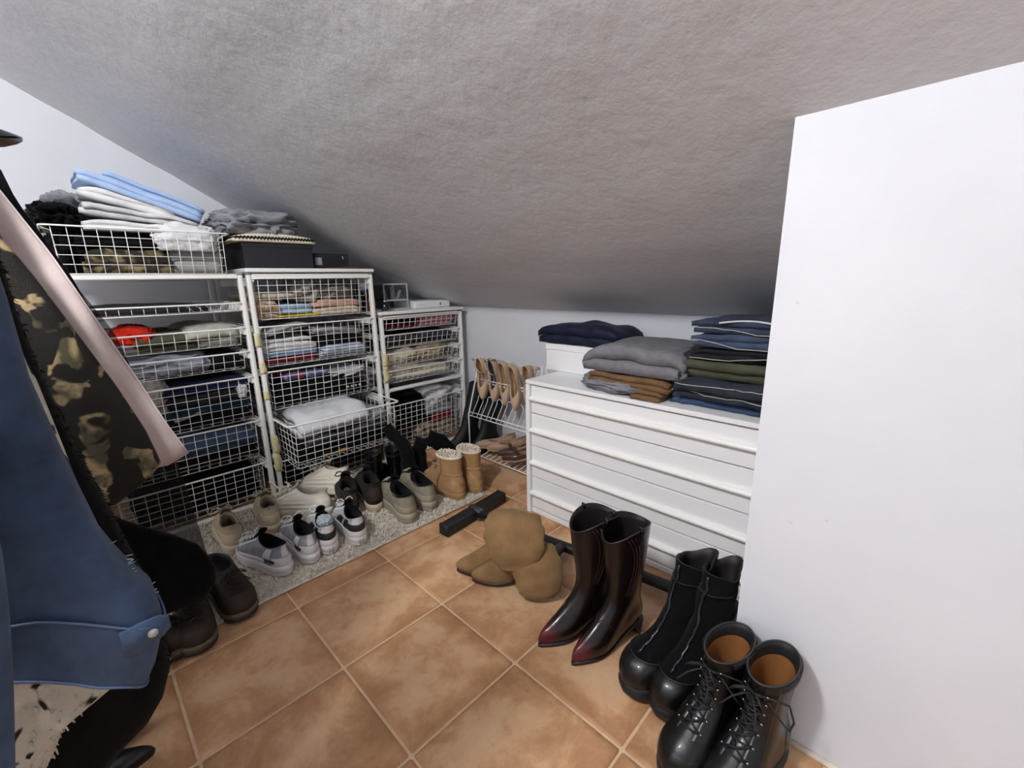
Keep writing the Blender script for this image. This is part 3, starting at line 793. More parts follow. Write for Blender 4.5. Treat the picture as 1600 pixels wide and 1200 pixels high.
jeans('washed blue jeans lowest in jeans pile, edge showing at left', (JX_ - .055, 1.53, .6005), .27, jd, 2, .022, fabric('#475672', '#35435d', weave=1500, soft=18), 141, stitch=False)
jeans('dark jeans with frayed hem on lowest jeans', (JX_ - .005, 1.505, .6305), .31, jd, 3, .0215, DN3, 142)
fold('olive_trousers', 'olive green trousers in the middle of jeans pile', 'trousers', (JX_ + .01, 1.525, .696), .33, jd, 2, .029, fabric('#4f5142', '#424436', soft=20), 143, rz=0, amp=.008)
jeans('black jeans on the olive trousers', (JX_ + .02, 1.52, .755), .29, jd, 2, .019, fabric('#26272b', '#191a1d', weave=1500, soft=20), 144)
jeans('mid blue jeans second from top in jeans pile', (JX_ + .01, 1.51, .793), .27, jd, 2, .021, DN2, 145)
jj = jeans('blue jeans topmost in pile, pocket edge showing', (JX_ + .02, 1.52, .835), .29, jd, 2, .019, DN1, 146)
m = MB(); m.tube([(-.07 + .16 * k / 8, -.181 + .010 * math.sin(k * .4) , .032 + .008 * math.sin(k * .39)) for k in range(9)], .003, 5); m.build('pocket_edge', plain('#c8ccd2', .8), jj)

# ------------------------------------------------------------------ floor things: rug
RGX0, RGX1, RGY0, RGY1 = -2.16, -1.43, .12, 1.27
rug = thing('rug', 'cream shaggy rug in front of the wire baskets', 'rug', ((RGX0 + RGX1) / 2, (RGY0 + RGY1) / 2, .001))
M_RUG = fabric('#dcd4c6', '#b3aa9b', weave=120, soft=60, bumps=1)
m = MB(); hx, hy = (RGX1 - RGX0) / 2, (RGY1 - RGY0) / 2
m.box((-hx, -hy, 0), (hx, hy, .010), bev=.003); m.build('backing', M_RUG, rug)
r_ = np.random.RandomState(3); n_ = 15000
px_ = r_.uniform(-hx, hx, n_); py_ = r_.uniform(-hy, hy, n_); an = r_.uniform(0, 2 * PI, n_); ln = r_.uniform(.006, .015, n_); hh = r_.uniform(.006, .013, n_)
vv = np.zeros((n_, 5, 3))
for k, (o1, wd, zf) in enumerate(((-.4, 1, 0), (-.4, -1, 0), (.4, 1, 1), (.4, -1, 1), (1.0, 0, .75))):
    vv[:, k, 0] = px_ + np.cos(an) * ln * o1 - np.sin(an) * .0022 * wd
    vv[:, k, 1] = py_ + np.sin(an) * ln * o1 + np.cos(an) * .0022 * wd
    vv[:, k, 2] = .008 + hh * zf
ff = (np.arange(n_)[:, None, None] * 5 + np.array([[0, 1, 3], [0, 3, 2], [2, 3, 4]])[None]).reshape(-1, 3)
me = bpy.data.meshes.new('pile'); me.from_pydata(vv.reshape(-1, 3).tolist(), [], ff.tolist()); me.materials.append(M_RUG)
o = bpy.data.objects.new('pile', me); C.objects.link(o); o.parent = rug; o['kind'] = 'stuff'

# ------------------------------------------------------------------ footwear
OUT_R = ([0, .015, .05, .12, .25, .42, .56, .70, .80, .88, .94, .98, 1], [0, .30, .52, .70, .78, .78, .87, .98, .98, .88, .68, .42, 0])
OUT_P = ([0, .015, .05, .12, .25, .42, .56, .68, .78, .86, .93, .98, 1], [0, .30, .52, .72, .80, .78, .90, .98, .84, .62, .38, .20, .04])
NA = 36


def ring(K, outl):
    xh, xt, w_, zh, zt, zm, mix, arch = K
    P = []
    for j in range(NA):
        a = 2 * PI * j / NA
        s = .5 + .5 * math.cos(a)
        fy = np.interp(s, *outl); sg = 1 if math.sin(a) >= 0 else -1
        y = w_ * ((1 - mix) * fy * sg + mix * math.sin(a)) if 0 < j < NA else 0
        if j == 0 or j * 2 == NA: y = 0
        g = (1 - arch) * s + arch * smooth(.18, .62, s)
        P.append((xh + (xt - xh) * s, y, zh + (zt - zh) * g + zm * 4 * s * (1 - s)))
    return P


def interp_keys(keys, sub):
    K = [list(k) + [0] * (8 - len(k)) for k in keys]; K = np.array(K, float); n = len(K); out = []
    for i in range(n - 1):
        p0, p1, p2, p3 = K[max(i - 1, 0)], K[i], K[i + 1], K[min(i + 2, n - 1)]
        for q in range(sub):
            u = q / sub
            out.append(.5 * (2 * p1 + (p2 - p0) * u + (2 * p0 - 5 * p1 + 4 * p2 - p3) * u * u + (3 * p1 - p0 - 3 * p2 + p3) * u ** 3))
    out.append(K[-1]); return out


class Last:
    """upper surface of a shoe: S(a, t), a = 0 at the toe, t in key numbers from the sole up"""
    def __init__(s, keys, outl, sub=3, warp=None):
        s.sub = sub; s.K = interp_keys(keys, sub); s.outl = outl; s.n = len(keys) - 1; s.warp = warp
        s.R = [[s.w(p) for p in ring(k, outl)] for k in s.K]

    def w(s, p): return s.warp(p) if s.warp else p

    def S(s, a, t, off=0.0):
        def q(a_, t_):
            t_ = min(max(t_, 0), s.n); f = t_ * s.sub; i = min(int(f), len(s.R) - 2); u = f - i
            g = (a_ / (2 * PI)) % 1 * NA; j = int(g) % NA; v = g - int(g); j2 = (j + 1) % NA
            A = Vector(s.R[i][j]).lerp(Vector(s.R[i][j2]), v); B = Vector(s.R[i + 1][j]).lerp(Vector(s.R[i + 1][j2]), v)
            return A.lerp(B, u)
        p = q(a, t)
        if off:
            da = q(a + .09, t) - q(a - .09, t); dt = q(a, t + .12) - q(a, t - .12)
            n_ = da.cross(dt)
            if n_.length > 1e-12: p = p + n_.normalized() * off
        return p

    def patch(s, m, a0, a1, t0, t1, off=.0022, na=10, nt=5, fa0=None, fa1=None, mi=0, ft0=None, ft1=None):
        """raised panel on the upper"""
        for side in (1,):
            o = len(m.v); G = []
            for i in range(nt + 1):
                v = i / nt
                for j in range(na + 1):
                    u = j / na
                    b0 = fa0(v) if fa0 else a0; b1 = fa1(v) if fa1 else a1
                    a = b0 + (b1 - b0) * u
                    c0 = ft0(u) if ft0 else t0; c1 = ft1(u) if ft1 else t1
                    tt = c0 + (c1 - c0) * v
                    e = 0 if (i in (0, nt) or j in (0, na)) else 1
                    m.v.append(tuple(s.S(a, tt, off if e else off * .35)))
            for i in range(nt):
                for j in range(na):
                    k = o + i * (na + 1) + j
                    m.face((k, k + 1, k + na + 2, k + na + 1), mi)


def upper_mesh(L): m = MB(); m.rings(L.R, 0, True, False); return m


def lining_mesh(L, keys, outl, warp=None):
    Kl = interp_keys(keys, 2); R = [L.R[-1]] + [[warp(p) if warp else p for p in ring(k, outl)] for k in Kl]
    m = MB(); m.rings(R, 0, False, True); return m


def sole_mesh(rows, outl, spring=.012, wav=0.0, warp=None):
    """rows: (z, xh, xt, w)"""
    R = []
    for z, xh, xt, w_ in rows:
        q = []
        for (x, y, _) in ring((xh, xt, w_, 0, 0, 0, 0, 0), outl):
            s = (x - xh) / (xt - xh)
            zz_ = z + spring * smooth(.72, 1, s) + (wav * math.sin(s * 26) if z < rows[-1][0] and z > 0 else 0)
            q.append((x, y, zz_))
        R.append([warp(p) if warp else p for p in q])
    m = MB(); m.rings(R); return m


def block_heel(xh, ln_, w_, z0, z1, outl, xt=.15, tap=.85):
    def out(sc, zf):
        P = []
        for k in range(13):
            a = PI * .5 + PI * k / 12
            P.append((xh + ln_ + ln_ * math.cos(a) * sc, w_ * .74 * math.sin(a) * sc, zf))
        return P
    m = MB(); m.rings([out(tap, z0), out(tap + .02, z0 + .003), out(1, z1)]); return m


def laces(L, ts, da=.35, r=.0022, off=.003, bow=True, mat=None, parent=None, seed=0, tail=.05):
    m = MB(); r_ = random.Random(seed)
    for i, t_ in enumerate(ts):
        m.tube([L.S(-da, t_, off), L.S(-da * .5, t_, off + .003), L.S(0, t_ + .02, off + .004), L.S(da * .5, t_, off + .003), L.S(da, t_, off)], r, 5)
        if i + 1 < len(ts):
            t2 = ts[i + 1]
            m.tube([L.S(-da, t_, off), L.S(0, (t_ + t2) / 2, off + .006), L.S(da, t2, off)], r, 5)
            m.tube([L.S(da, t_, off), L.S(0, (t_ + t2) / 2, off + .004), L.S(-da, t2, off)], r, 5)
    if bow:
        c = L.S(0, ts[-1], off + .006)
        for s in (-1, 1):
            u = r_.uniform(.75, 1.2)
            m.tube([c, c + Vector((.012, s * .014 * u, .014)), c + Vector((.022, s * .030 * u, .010)), c + Vector((.020, s * .040 * u, -.004)), c + Vector((.008, s * .030 * u, -.003)), c + Vector((.002, s * .01, .004))], r * .9, 5)
            m.tube([c, c + Vector((.018, s * .008, .006)), c + Vector((.03, s * .028 * u, -.008)), c + Vector((.03 + tail * .3, s * .040 * u, -.022))], r * .9, 5)
    m.build('laces', mat, parent); return m


def place(root, xy, ang, z=0.0): root.location = (xy[0], xy[1], z); root.rotation_euler = (0, 0, ang)


def ang(dx, dy): return math.atan2(dy, dx)


SN = [(-.125, .143, .043, .030, .030), (-.131, .147, .047, .045, .042), (-.131, .140, .046, .066, .060), (-.128, .113, .042, .082, .078, 0, .2),
      (-.124, .078, .038, .093, .092, -.002, .5), (-.120, .040, .033, .106, .110, -.004, .8), (-.125, .010, .031, .124, .128, -.016, 1)]
SNL = [(-.120, .004, .026, .124, .126, -.016, 1), (-.112, .006, .025, .10, .10, -.004, 1), (-.110, .02, .026, .08, .08, 0, 1), (-.108, .05, .025, .048, .048, 0, .8), (-.03, 0, .003, .046, .046)]


def sneaker(label, cat, mu, ms, ml, mi_, keys=SN, lkeys=SNL, sole='chunky', outl=OUT_R, extras=None, lace_t=(2.6, 3.2, 3.8, 4.4, 5.0), bow=True, name='sneaker', h=1.0, lr=.0022, tail=.05, seed=0, group=None):
    t_ = thing(name, label, cat, group=group); t_.scale = (.97, .97, .97)
    L = Last(keys, outl)
    upper_mesh(L).build('upper', mu, t_)
    lining_mesh(L, lkeys, outl).build('lining', mi_, t_)
    if sole == 'chunky':
        rows = [(0, -.122, .138, .042), (.004, -.132, .148, .048), (.012, -.137, .153, .0505), (.018, -.132, .149, .048), (.024, -.139, .154, .051), (.036, -.137, .152, .050), (.043, -.131, .147, .047)]
        sole_mesh(rows, outl, .012, .0025).build('sole', ms, t_)
    elif sole == 'flat':
        rows = [(0, -.124, .142, .043), (.004, -.131, .148, .047), (.026, -.132, .148, .0475), (.032, -.130, .146, .046)]
        sole_mesh(rows, outl, .008).build('sole', ms, t_)
    m = MB(); R = []                                       # tongue
    for i in range(6):
        tt = 3.0 + 3.0 * i / 5; lift = .004 + .010 * (i / 5) ** 2
        R.append([L.S(a, tt, .002) + Vector((-.004 * i / 5, 0, lift * (1 if tt > 5 else .4))) for a in (-.55, -.28, 0, .28, .55)])
    top = R[-1]; R.append([p + Vector((-.004, 0, .010)) for p in top])
    m.rings(R, 0, False, False, closed=False)
    o = m.build('tongue', mi_ if extras is None or 'tongue' not in extras else extras['tongue'], t_)
    so = o.modifiers.new('s', 'SOLIDIFY'); so.thickness = .004
    if lace_t: laces(L, lace_t, mat=ml, parent=t_, r=lr, bow=bow, tail=tail, seed=seed, da=.42)
    return t_, L


def add_patch(L, root, name, mat, *a, **k):
    m = MB(); L.patch(m, *a, **k); return m.build(name, mat, root)


def both(L, root, name, mat, a0, a1, t0, t1, **k):
    for b0, b1 in ((a0, a1), (-a1, -a0)):
        m = MB(); L.patch(m, b0, b1, t0, t1, **k); m.build(name, mat, root)


leather = lambda c, r=.35, coat=0.0, b=.15: plain(c, r, spec=.35, bump=b, bsc=70, coat=coat)

# beige chunky sneakers
cb = fabric('#b3a58b', '#a2947b', weave=1500, soft=25); cb2 = plain('#bcae93', .7, bump=.2); sb_ = plain('#c2b59b', .7, bump=.1)
t1, L = sneaker('beige chunky sneaker on the rug, leftmost one of its pair', 'shoe', cb, sb_, plain('#b9ad94', .9), fabric('#8f8471'), seed=1)
add_patch(L, t1, 'heel_counter', cb2, PI - 1.0, PI + 1.0, .6, 3.4)
add_patch(L, t1, 'toe_guard', cb2, -.9, .9, .5, 1.9)
both(L, t1, 'side_overlay', cb2, .55, 1.7, 1.0, 1.9); both(L, t1, 'eyestay', cb2, .38, .8, 2.6, 5.6, off=.003); both(L, t1, 'side_stripe', sb_, 1.7, 2.4, 2.4, 3.0)
place(t1, (-1.90, .312), ang(-.99, .08), .012)
t2 = copy_tree(t1, (-1.94, .468, .012), ang(-.98, .16), 'beige chunky sneaker on the rug, right one of its pair')

# white chunky sneakers
cw = plain('#cfc8ba', .6, bump=.1); cw2 = plain('#dad3c5', .5, bump=.05); sw = plain('#d2cabb', .6)
t1, L = sneaker('cream white chunky sneaker seen side-on, toe to the left', 'shoe', cw, sw, plain('#ddd6c8', .9), fabric('#a9a294'), seed=3, lr=.003, tail=.16)
add_patch(L, t1, 'heel_counter', cw2, PI - .9, PI + .9, .6, 3.6); add_patch(L, t1, 'toe_guard', cw2, -.8, .8, .5, 1.8)
both(L, t1, 'side_overlay', cw2, .5, 2.3, 1.1, 1.8, off=.003); both(L, t1, 'side_stripe', cw2, 1.1, 1.9, 2.1, 2.7, off=.003); both(L, t1, 'eyestay', cw2, .38, .85, 2.5, 5.6, off=.003)
for q, (dx_, up_) in enumerate(((.03, .05), (-.02, .03))):
    c = L.S(.35 - .7 * q, 4.6, .004); e = L.S(-.3 + .5 * q, 4.0, .004)
    m = MB(); m.tube([c, c + Vector((dx_, .015, up_ * .7)), c + Vector((dx_ + .035, .0, up_)), c + Vector((dx_ + .06, -.025, up_ * .6)), c + Vector((dx_ + .05, -.035, .004)), e], .0026, 6); m.build('lace_loop', plain('#ddd6c8', .9), t1)
both(L, t1, 'side_slot', plain('#8b8474', .8), 2.2, 2.6, .7, 1.0, off=.0025)
place(t1, (-1.895, .59), ang(-.80, -.6), .012); t1.scale = (1.05,) * 3
t2 = copy_tree(t1, (-1.975, .735, .028), label='cream white chunky sneaker tilted behind its partner, by the lowest basket', rot=(.30, .16, ang(-.93, -.36)))

# silver and grey running shoes
cs = fabric('#8d8f95', '#787a81', weave=1500, soft=30); cs2 = plain('#c9c8cc', .4, bump=.1); ss = plain('#cfc9cb', .55)
t1, L = sneaker('silver grey running sneaker lying leftmost at the rug edge', 'shoe', cs, ss, plain('#d4d4d6', .9), BLK2, seed=5)
bk_ = plain('#191a1d', .6)
add_patch(L, t1, 'heel_counter', cs2, PI - .8, PI + .8, .9, 2.6); add_patch(L, t1, 'heel_tab', cs2, PI - .28, PI + .28, 2.8, 5.8, off=.003)
both(L, t1, 'side_overlay', cs2, .9, 2.0, 1.1, 1.9, off=.003); both(L, t1, 'black_stripe', bk_, 2.0, 2.5, 1.5, 2.1, off=.0035); both(L, t1, 'curved_overlay', cs2, 1.9, 2.25, 2.2, 5.2, off=.003); both(L, t1, 'eyestay', cs2, .4, .75, 2.5, 5.6, off=.003)
both(L, t1, 'sole_slot', bk_, 2.3, 2.7, .15, .5, off=.004); add_patch(L, t1, 'toe_guard', cs2, -.8, .8, .6, 1.6)
place(t1, (-1.622, .362), ang(-.94, -.26), .012)
t2 = copy_tree(t1, (-1.625, .485, .012), ang(-1, .03), 'silver grey running sneaker between its partner and a white-heeled one')

# white and black sneakers
t1, L = sneaker('white sneaker with black heel panel and pale lining tuft', 'shoe', fabric('#b9babd', '#a4a5a9', weave=1500), plain('#d9d4d4', .5), plain('#dcdcdc', .9), BLK2, seed=7, sole='chunky')
wh = plain('#d6d6d8', .45); 
add_patch(L, t1, 'heel_cup', plain('#d9d4d4', .5), PI - 1.2, PI + 1.2, .1, 2.0, off=.004, na=16); add_patch(L, t1, 'heel_panel', bk_, PI - 1.0, PI + 1.0, 2.0, 3.9, off=.0025, na=14); add_patch(L, t1, 'heel_tab', wh, PI - .6, PI + .6, 3.9, 5.95, off=.004)
both(L, t1, 'side_overlay', wh, .8, 2.4, .7, 1.6, off=.003); both(L, t1, 'black_stripe', bk_, 1.3, 1.7, 1.7, 4.4, off=.003); both(L, t1, 'second_black_stripe', bk_, 1.85, 2.2, 1.7, 4.8, off=.003); both(L, t1, 'eyestay', wh, .4, .8, 2.4, 5.7, off=.003)
for dy in (-.006, .006):
    m = MB(); m.tube([(-.1385, dy, .012), (-.1405, dy, .025), (-.138, dy, .040)], .0012, 5); m.build('sole_line', plain('#8b8587', .6), t1)
t2 = copy_tree(t1, (-1.60, .672, .012), ang(-.98, .16), 'white sneaker with black heel panel, nearest the bare tiles')
m = MB(); m = crumple(.075, .05, .04, 9, .3); o = m.build('lining_tuft', fabric('#aeb6ba', '#98a0a6', soft=30), t1); o.location = (-.06, 0, .092); 
place(t1, (-1.628, .572), ang(-.98, .2), .012)

# olive grey slip-on sneakers
co = fabric('#8b8473', '#7c7666', weave=1600, soft=20)
OK_ = [(-.125, .143, .044, .034, .034), (-.131, .147, .048, .05, .048), (-.133, .142, .047, .072, .072), (-.130, .122, .043, .092, .092, 0, .2), (-.127, .09, .038, .104, .104, -.002, .5), (-.125, .062, .035, .110, .112, -.012, .8), (-.128, .045, .036, .118, .120, -.022, 1)]
t1, L = sneaker('olive grey sneaker with thick sole, left one of its pair', 'shoe', co, plain('#9a917f', .7, bump=.1), plain('#8f8877', .9), BLK2, keys=OK_, lace_t=(3.0, 3.5, 4.0), bow=False, seed=8)
add_patch(L, t1, 'heel_counter', plain('#968d7c', .7), PI - 1.1, PI + 1.1, .5, 2.0, off=.003); both(L, t1, 'side_seam', plain('#6f6a5c', .8), .9, 2.0, 2.0, 2.15, off=.0015)
place(t1, (-1.605, .900), ang(-.985, .20), .012); t1.scale = (1.08,) * 3
t2 = copy_tree(t1, (-1.625, 1.018, .012), ang(-.985, .20), 'olive grey sneaker with thick sole, right one beside tan boot')

# dark brown low shoes with cream soles
cd_ = fabric('#2e2624', '#221c1b', weave=900, soft=30)
t1, L = sneaker('dark brown shoe with cream sole, left of its pair', 'shoe', cd_, plain('#b9ac93', .7), plain('#2a2220', .9), fabric('#1c1615'), sole='flat', lace_t=(3.0, 3.6, 4.2, 4.8), seed=9)
add_patch(L, t1, 'heel_patch', fabric('#3a302d'), PI - .5, PI + .5, 1.4, 4.6, off=.002); add_patch(L, t1, 'toe_cap', cd_, -.8, .8, .5, 1.9)
place(t1, (-1.815, .765), ang(-.94, .33), .012); t1.scale = (1.12,) * 3
t2 = copy_tree(t1, (-1.80, .862, .012), ang(-.96, .28), 'dark brown shoe with cream sole, right of its pair')

# tan fleece boots
ct = fabric('#a8865f', '#977450', weave=700, soft=22)
UK = [(-.118, .130, .046, .020, .020), (-.125, .138, .050, .036, .036), (-.124, .130, .050, .068, .072), (-.118, .100, .047, .092, .098, 0, .3), (-.110, .052, .045, .120, .122, 0, .8), (-.108, .030, .046, .150, .152, 0, 1), (-.112, .032, .050, .196, .196, 0, 1)]
ULK = [(-.104, .026, .044, .203, .203, 0, 1), (-.096, .016, .038, .196, .196, 0, 1), (-.085, .005, .028, .172, .172, 0, 1), (-.04, -.03, .004, .168, .168, 0, 1)]
t1 = thing('boot', 'short tan suede boot with cream fleece lining, left one', 'boot'); L = Last(UK, OUT_R); upper_mesh(L).build('upper', ct, t1)
fm = lining_mesh(L, ULK, OUT_R)
o = fm.build('fleece_lining', fabric('#ded3c4', '#c4b8a7', weave=300, soft=90, bumps=1), t1)
m = MB(); r_ = random.Random(5)
for k in range(260):
    a = r_.uniform(0, 2 * PI); q = r_.uniform(.25, 1.0); cx_, cy_ = -.040 + .066 * q * math.cos(a), .044 * q * math.sin(a); z = .172 + .030 * q
    m.tube([(cx_, cy_, z), (cx_ + r_.uniform(-.006, .006), cy_ + r_.uniform(-.006, .006), z + r_.uniform(.002, .006))], [.0045, .003], 5)
tag(m.build('fleece_tufts', fabric('#ded3c4', '#c4b8a7', weave=300, soft=90, bumps=1), t1), kind='stuff')
sole_mesh([(0, -.122, .134, .047), (.004, -.128, .140, .052), (.030, -.129, .141, .0525), (.034, -.126, .138, .050)], OUT_R, .008).build('sole', plain('#96734d', .75, bump=.1), t1)
add_patch(L, t1, 'heel_counter', ct, PI - 1.0, PI + 1.0, .6, 2.9, off=.003); both(L, t1, 'side_seam', plain('#6d5236', .9), 1.55, 1.62, 1.0, 5.9, off=.0015, na=2)
add_patch(L, t1, 'ankle_band', ct, PI - 1.5, PI + 1.5, 3.7, 4.1, off=.003); add_patch(L, t1, 'back_label', plain('#8a6843', .8), PI - .25, PI + .25, 1.9, 2.9, off=.0045)
m = MB()
for s in (-1, 1):
    c = L.S(.95, 5.0, .003); m.tube([c, c + Vector((.012, .014 * s, .008)), c + Vector((.016, .022 * s, -.006)), c + Vector((.004, .008 * s, -.004)), c], .004, 5)
m.build('side_bow', ct, t1)
place(t1, (-1.60, 1.150), ang(-1.0, -.05), .008); t1.scale = (1.04,) * 3
t2 = copy_tree(t1, (-1.585, 1.262, .008), ang(-1, .06), 'short tan suede boot with cream fleece lining, right one')


# boots with a shaft
def boot(label, keys, lkeys, outl, mu, ms, mi_, rows, spring=.01, heel=None, warp=None, name='boot', arch=False, mh=None):
    t_ = thing('boot', label, 'boot'); L = Last(keys, outl, 3, warp)
    upper_mesh(L).build('upper', mu, t_)
    lm = lining_mesh(L, lkeys, outl, warp)
    if name == 'lace': lm.f.pop(); lm.mi.pop()
    lm.build('lining', mi_, t_)
    if rows:
        m = sole_mesh(rows, outl, spring); m.build('sole', ms, t_)
    if heel: heel.build('heel', mh or ms, t_)
    return t_, L


# burgundy cowboy boots
t = NT('burgundy_leather')
sx = t.add('ShaderNodeSeparateXYZ'); t.l.new(t.co(), sx.inputs[0])
n1 = t.noise(9, 4, .6)
v = t.math('ADD', t.math('MULTIPLY', sx.outputs[0], 6.0), t.math('MULTIPLY', n1, .35))
col = t.ramp(v, [(.30, '#100809'), (.82, '#140809'), (.92, '#42101a'), (1.0, '#521620')])
lz = t.ramp(t.noise(26, 4, .6, (1, 1, .35)), [(.3, (0, 0, 0)), (.75, (1, 1, 1))])
t.set(Base_Color=col, Roughness=.3, Normal=t.bump(lz, .12, .006, t.bump(t.noise(120, 4), .06, .002)))
t.b.inputs['Specular IOR Level'].default_value = .3; t.b.inputs['Coat Weight'].default_value = .22; t.b.inputs['Coat Roughness'].default_value = .1
M_BUR = t.m
CK = [(-.108, .158, .034, .046, .010, 0, 0, 1), (-.114, .163, .039, .062, .026, 0, 0, 1), (-.112, .150, .040, .085, .046, 0, .05, .8), (-.106, .115, .038, .102, .066, 0, .2, .6), (-.101, .070, .036, .118, .098, 0, .5, .3),
      (-.098, .032, .036, .145, .140, 0, .9), (-.099, .024, .040, .190, .190, 0, 1), (-.106, .036, .048, .265, .265, 0, 1), (-.112, .044, .053, .335, .330, .002, 1), (-.114, .046, .054, .362, .346, .026, 1)]
CLK = [(-.110, .042, .051, .362, .346, .026, 1), (-.106, .038, .048, .32, .32, 0, 1), (-.095, .02, .036, .19, .19, 0, 1), (-.04, -.03, .004, .16, .16, 0, 1)]
BI = plain('#120d0d', .6)
hl = block_heel(-.110, .034, .048, 0, .046, OUT_P, tap=.86)
t1, L = boot('tall burgundy-black cowboy boot with red toe, left one', CK, CLK, OUT_P, M_BUR, plain('#140c0c', .4), BI, None, heel=hl)
R = []
for zo in (-.008, 0):
    k = list(CK[0]); k[0] -= .004; k[1] += .006; k[2] += .004; k[3] += zo; k[4] += zo
    R.append(ring(k, OUT_P))
m = MB(); m.rings(R); m.build('sole', plain('#1a0f0f', .35), t1)
m = MB(); m.tube([L.S(2 * PI * k / 40, L.n, .0008) for k in range(40)], .0016, 5, True); m.build('top_piping', plain('#2a2324', .35), t1)
for s in (-1, 1):
    m = MB(); L.patch(m, s * PI / 2 - .2, s * PI / 2 + .2, 8.0, 9.0, off=.003); c = [L.S(s * PI / 2, 8.6, .003), L.S(s * PI / 2, 9, .002) + Vector((0, 0, .006)), L.S(s * PI / 2, 9, -.004) + Vector((0, 0, .005)), L.S(s * PI / 2, 8.7, -.004)]
    m.tube(c, .004, 5); m.build('pull_strap', M_BUR, t1)
m = MB()
for s in (-1, 1):
    for q in (0, 1, 2):
        m.tube([L.S(s * (1.0 + q * .14) + s * .35 * math.sin(k / 9 * PI), 5.6 + 3.0 * k / 9, .0012) for k in range(10)], .0009, 4)
    m.tube([L.S(s * (.1 + 1.1 * k / 8), 4.4 - 1.6 * abs(k / 8 - .3), .0012) for k in range(9)], .0011, 4)
m.build('shaft_stitching', plain('#3a2325', .4), t1)
place(t1, (-.625, .915), ang(-.30, -.95), 0); t1.scale = (.95,) * 3
t2 = copy_tree(t1, (-.533, .933, 0), ang(-.22, -.975), 'tall burgundy-black cowboy boot with red toe, right one')

# black ankle boots with stretch shafts
M_BLE = leather('#070709', .38, .12, .12); M_BFB = fabric('#0a0a0c', var=.3, weave=1600)
WK = [(-.118, .134, .045, .040, .036), (-.123, .140, .050, .056, .056), (-.121, .132, .050, .078, .084), (-.115, .105, .046, .094, .106, 0, .2), (-.108, .062, .041, .118, .128, 0, .6), (-.104, .028, .037, .150, .160, 0, .9),
      (-.102, .012, .036, .205, .215, 0, 1), (-.104, .006, .037, .270, .275, 0, 1), (-.106, .006, .039, .318, .318, -.004, 1)]
WLK = [(-.100, .000, .034, .316, .316, -.004, 1), (-.098, .0, .032, .26, .26, 0, 1), (-.095, .0, .03, .20, .20, 0, 1), (-.05, -.04, .003, .16, .16, 0, 1)]
def wwarp(p):
    x, y, z = p
    k = smooth(.14, .33, z)
    crk = .006 * math.sin(z * 70 + x * 30) * smooth(.13, .2, z) * (1 - smooth(.27, .31, z))
    # slack square opening
    th = math.atan2(y, x + .05)
    sqz = 1 + .10 * k * math.cos(4 * th + .6)
    return (-.05 + (x + .05) * sqz - .03 * k + crk * .6, y * sqz + crk, z + .008 * k * math.cos(2 * th + .8))
lug = [(0, -.118, .132, .045), (.003, -.124, .140, .0505), (.018, -.126, .143, .0525), (.022, -.123, .140, .050), (.040, -.122, .140, .050)]
t1, L = boot('black boot with stretch fabric shaft, left one of its pair', WK, WLK, OUT_R, M_BFB, plain('#0f1012', .55, bump=.2), BI, lug, .012, warp=wwarp)
add_patch(L, t1, 'leather_toe_cap', M_BLE, -1.15, 1.15, .3, 2.9, off=.003, na=18, nt=9); add_patch(L, t1, 'heel_counter', M_BLE, PI - 1.1, PI + 1.1, .3, 3.0, off=.003)
m = MB(); m.tube([L.S(0.04 * math.sin(k * 2.1), 3.2 + 4.6 * k / 22, .0025) for k in range(23)], [.0032 + .0012 * (k % 2) for k in range(23)], 5); m.build('front_zip', plain('#1e2024', .3), t1)
m = MB(); m.tube([L.S(2 * PI * k / 48, 6.9, .001) for k in range(48)], .0016, 4, True); m.build('cuff_seam', plain('#1d1e21', .8), t1)
m = MB(); m.tube([L.S(-1.1 + 2.2 * k / 16, 2.9, .0035) for k in range(17)], .002, 5); m.build('cap_seam', plain('#15161a', .5), t1)
place(t1, (-.375, .928), ang(-.34, -.94), 0)
t2 = copy_tree(t1, (-.298, .932, 0), ang(-.22, -.975), 'black boot with stretch fabric shaft, right one against wall corner')
t2.location = (-.305, .930, 0)

# black lace-up boots
LK = [(-.118, .138, .044, .034, .030), (-.123, .143, .049, .050, .050), (-.122, .134, .049, .074, .078), (-.116, .108, .045, .092, .100, 0, .2), (-.108, .064, .040, .118, .124, 0, .6), (-.102, .030, .036, .150, .155, 0, .9),
      (-.104, .018, .037, .190, .190, 0, 1), (-.110, .016, .040, .230, .226, 0, 1), (-.116, .018, .0425, .266, .252, 0, 1)]
LLC = [(-.112, .012, .039, .264, .250, 0, 1), (-.108, .012, .037, .238, .226, 0, 1)]
LLK = [(-.107, .011, .0365, .237, .225, 0, 1), (-.104, .010, .035, .21, .20, 0, 1), (-.098, .006, .032, .16, .16, 0, 1), (-.09, .03, .03, .06, .06, 0, .8), (-.03, -.01, .003, .055, .055)]
TAN = plain('#8a5a30', .55, bump=.15, var=.25)
M_LAC = leather('#08090a', .36, .12, .25)
t1, L = boot('black lace-up boot with tan lining, left one of its pair', LK, LLC, OUT_R, M_LAC, plain('#0d0e10', .5, bump=.2), plain('#141416', .6), [(0, -.120, .136, .045), (.003, -.126, .144, .050), (.026, -.127, .145, .0515), (.034, -.122, .142, .048)], .010, name='lace')
m = MB(); m.rings([ring(list(k), OUT_R) for k in interp_keys(LLK, 2)], 0, False, True); m.build('tan_lining', TAN, t1)
add_patch(L, t1, 'toe_cap', M_LAC, -1.1, 1.1, .4, 2.3, off=.0025, na=16, nt=7)
add_patch(L, t1, 'heel_counter', M_LAC, PI - 1.0, PI + 1.0, .4, 3.4, off=.0025)
both(L, t1, 'eyestay', M_LAC, .30, .95, 3.3, 7.95, off=.004, nt=10)
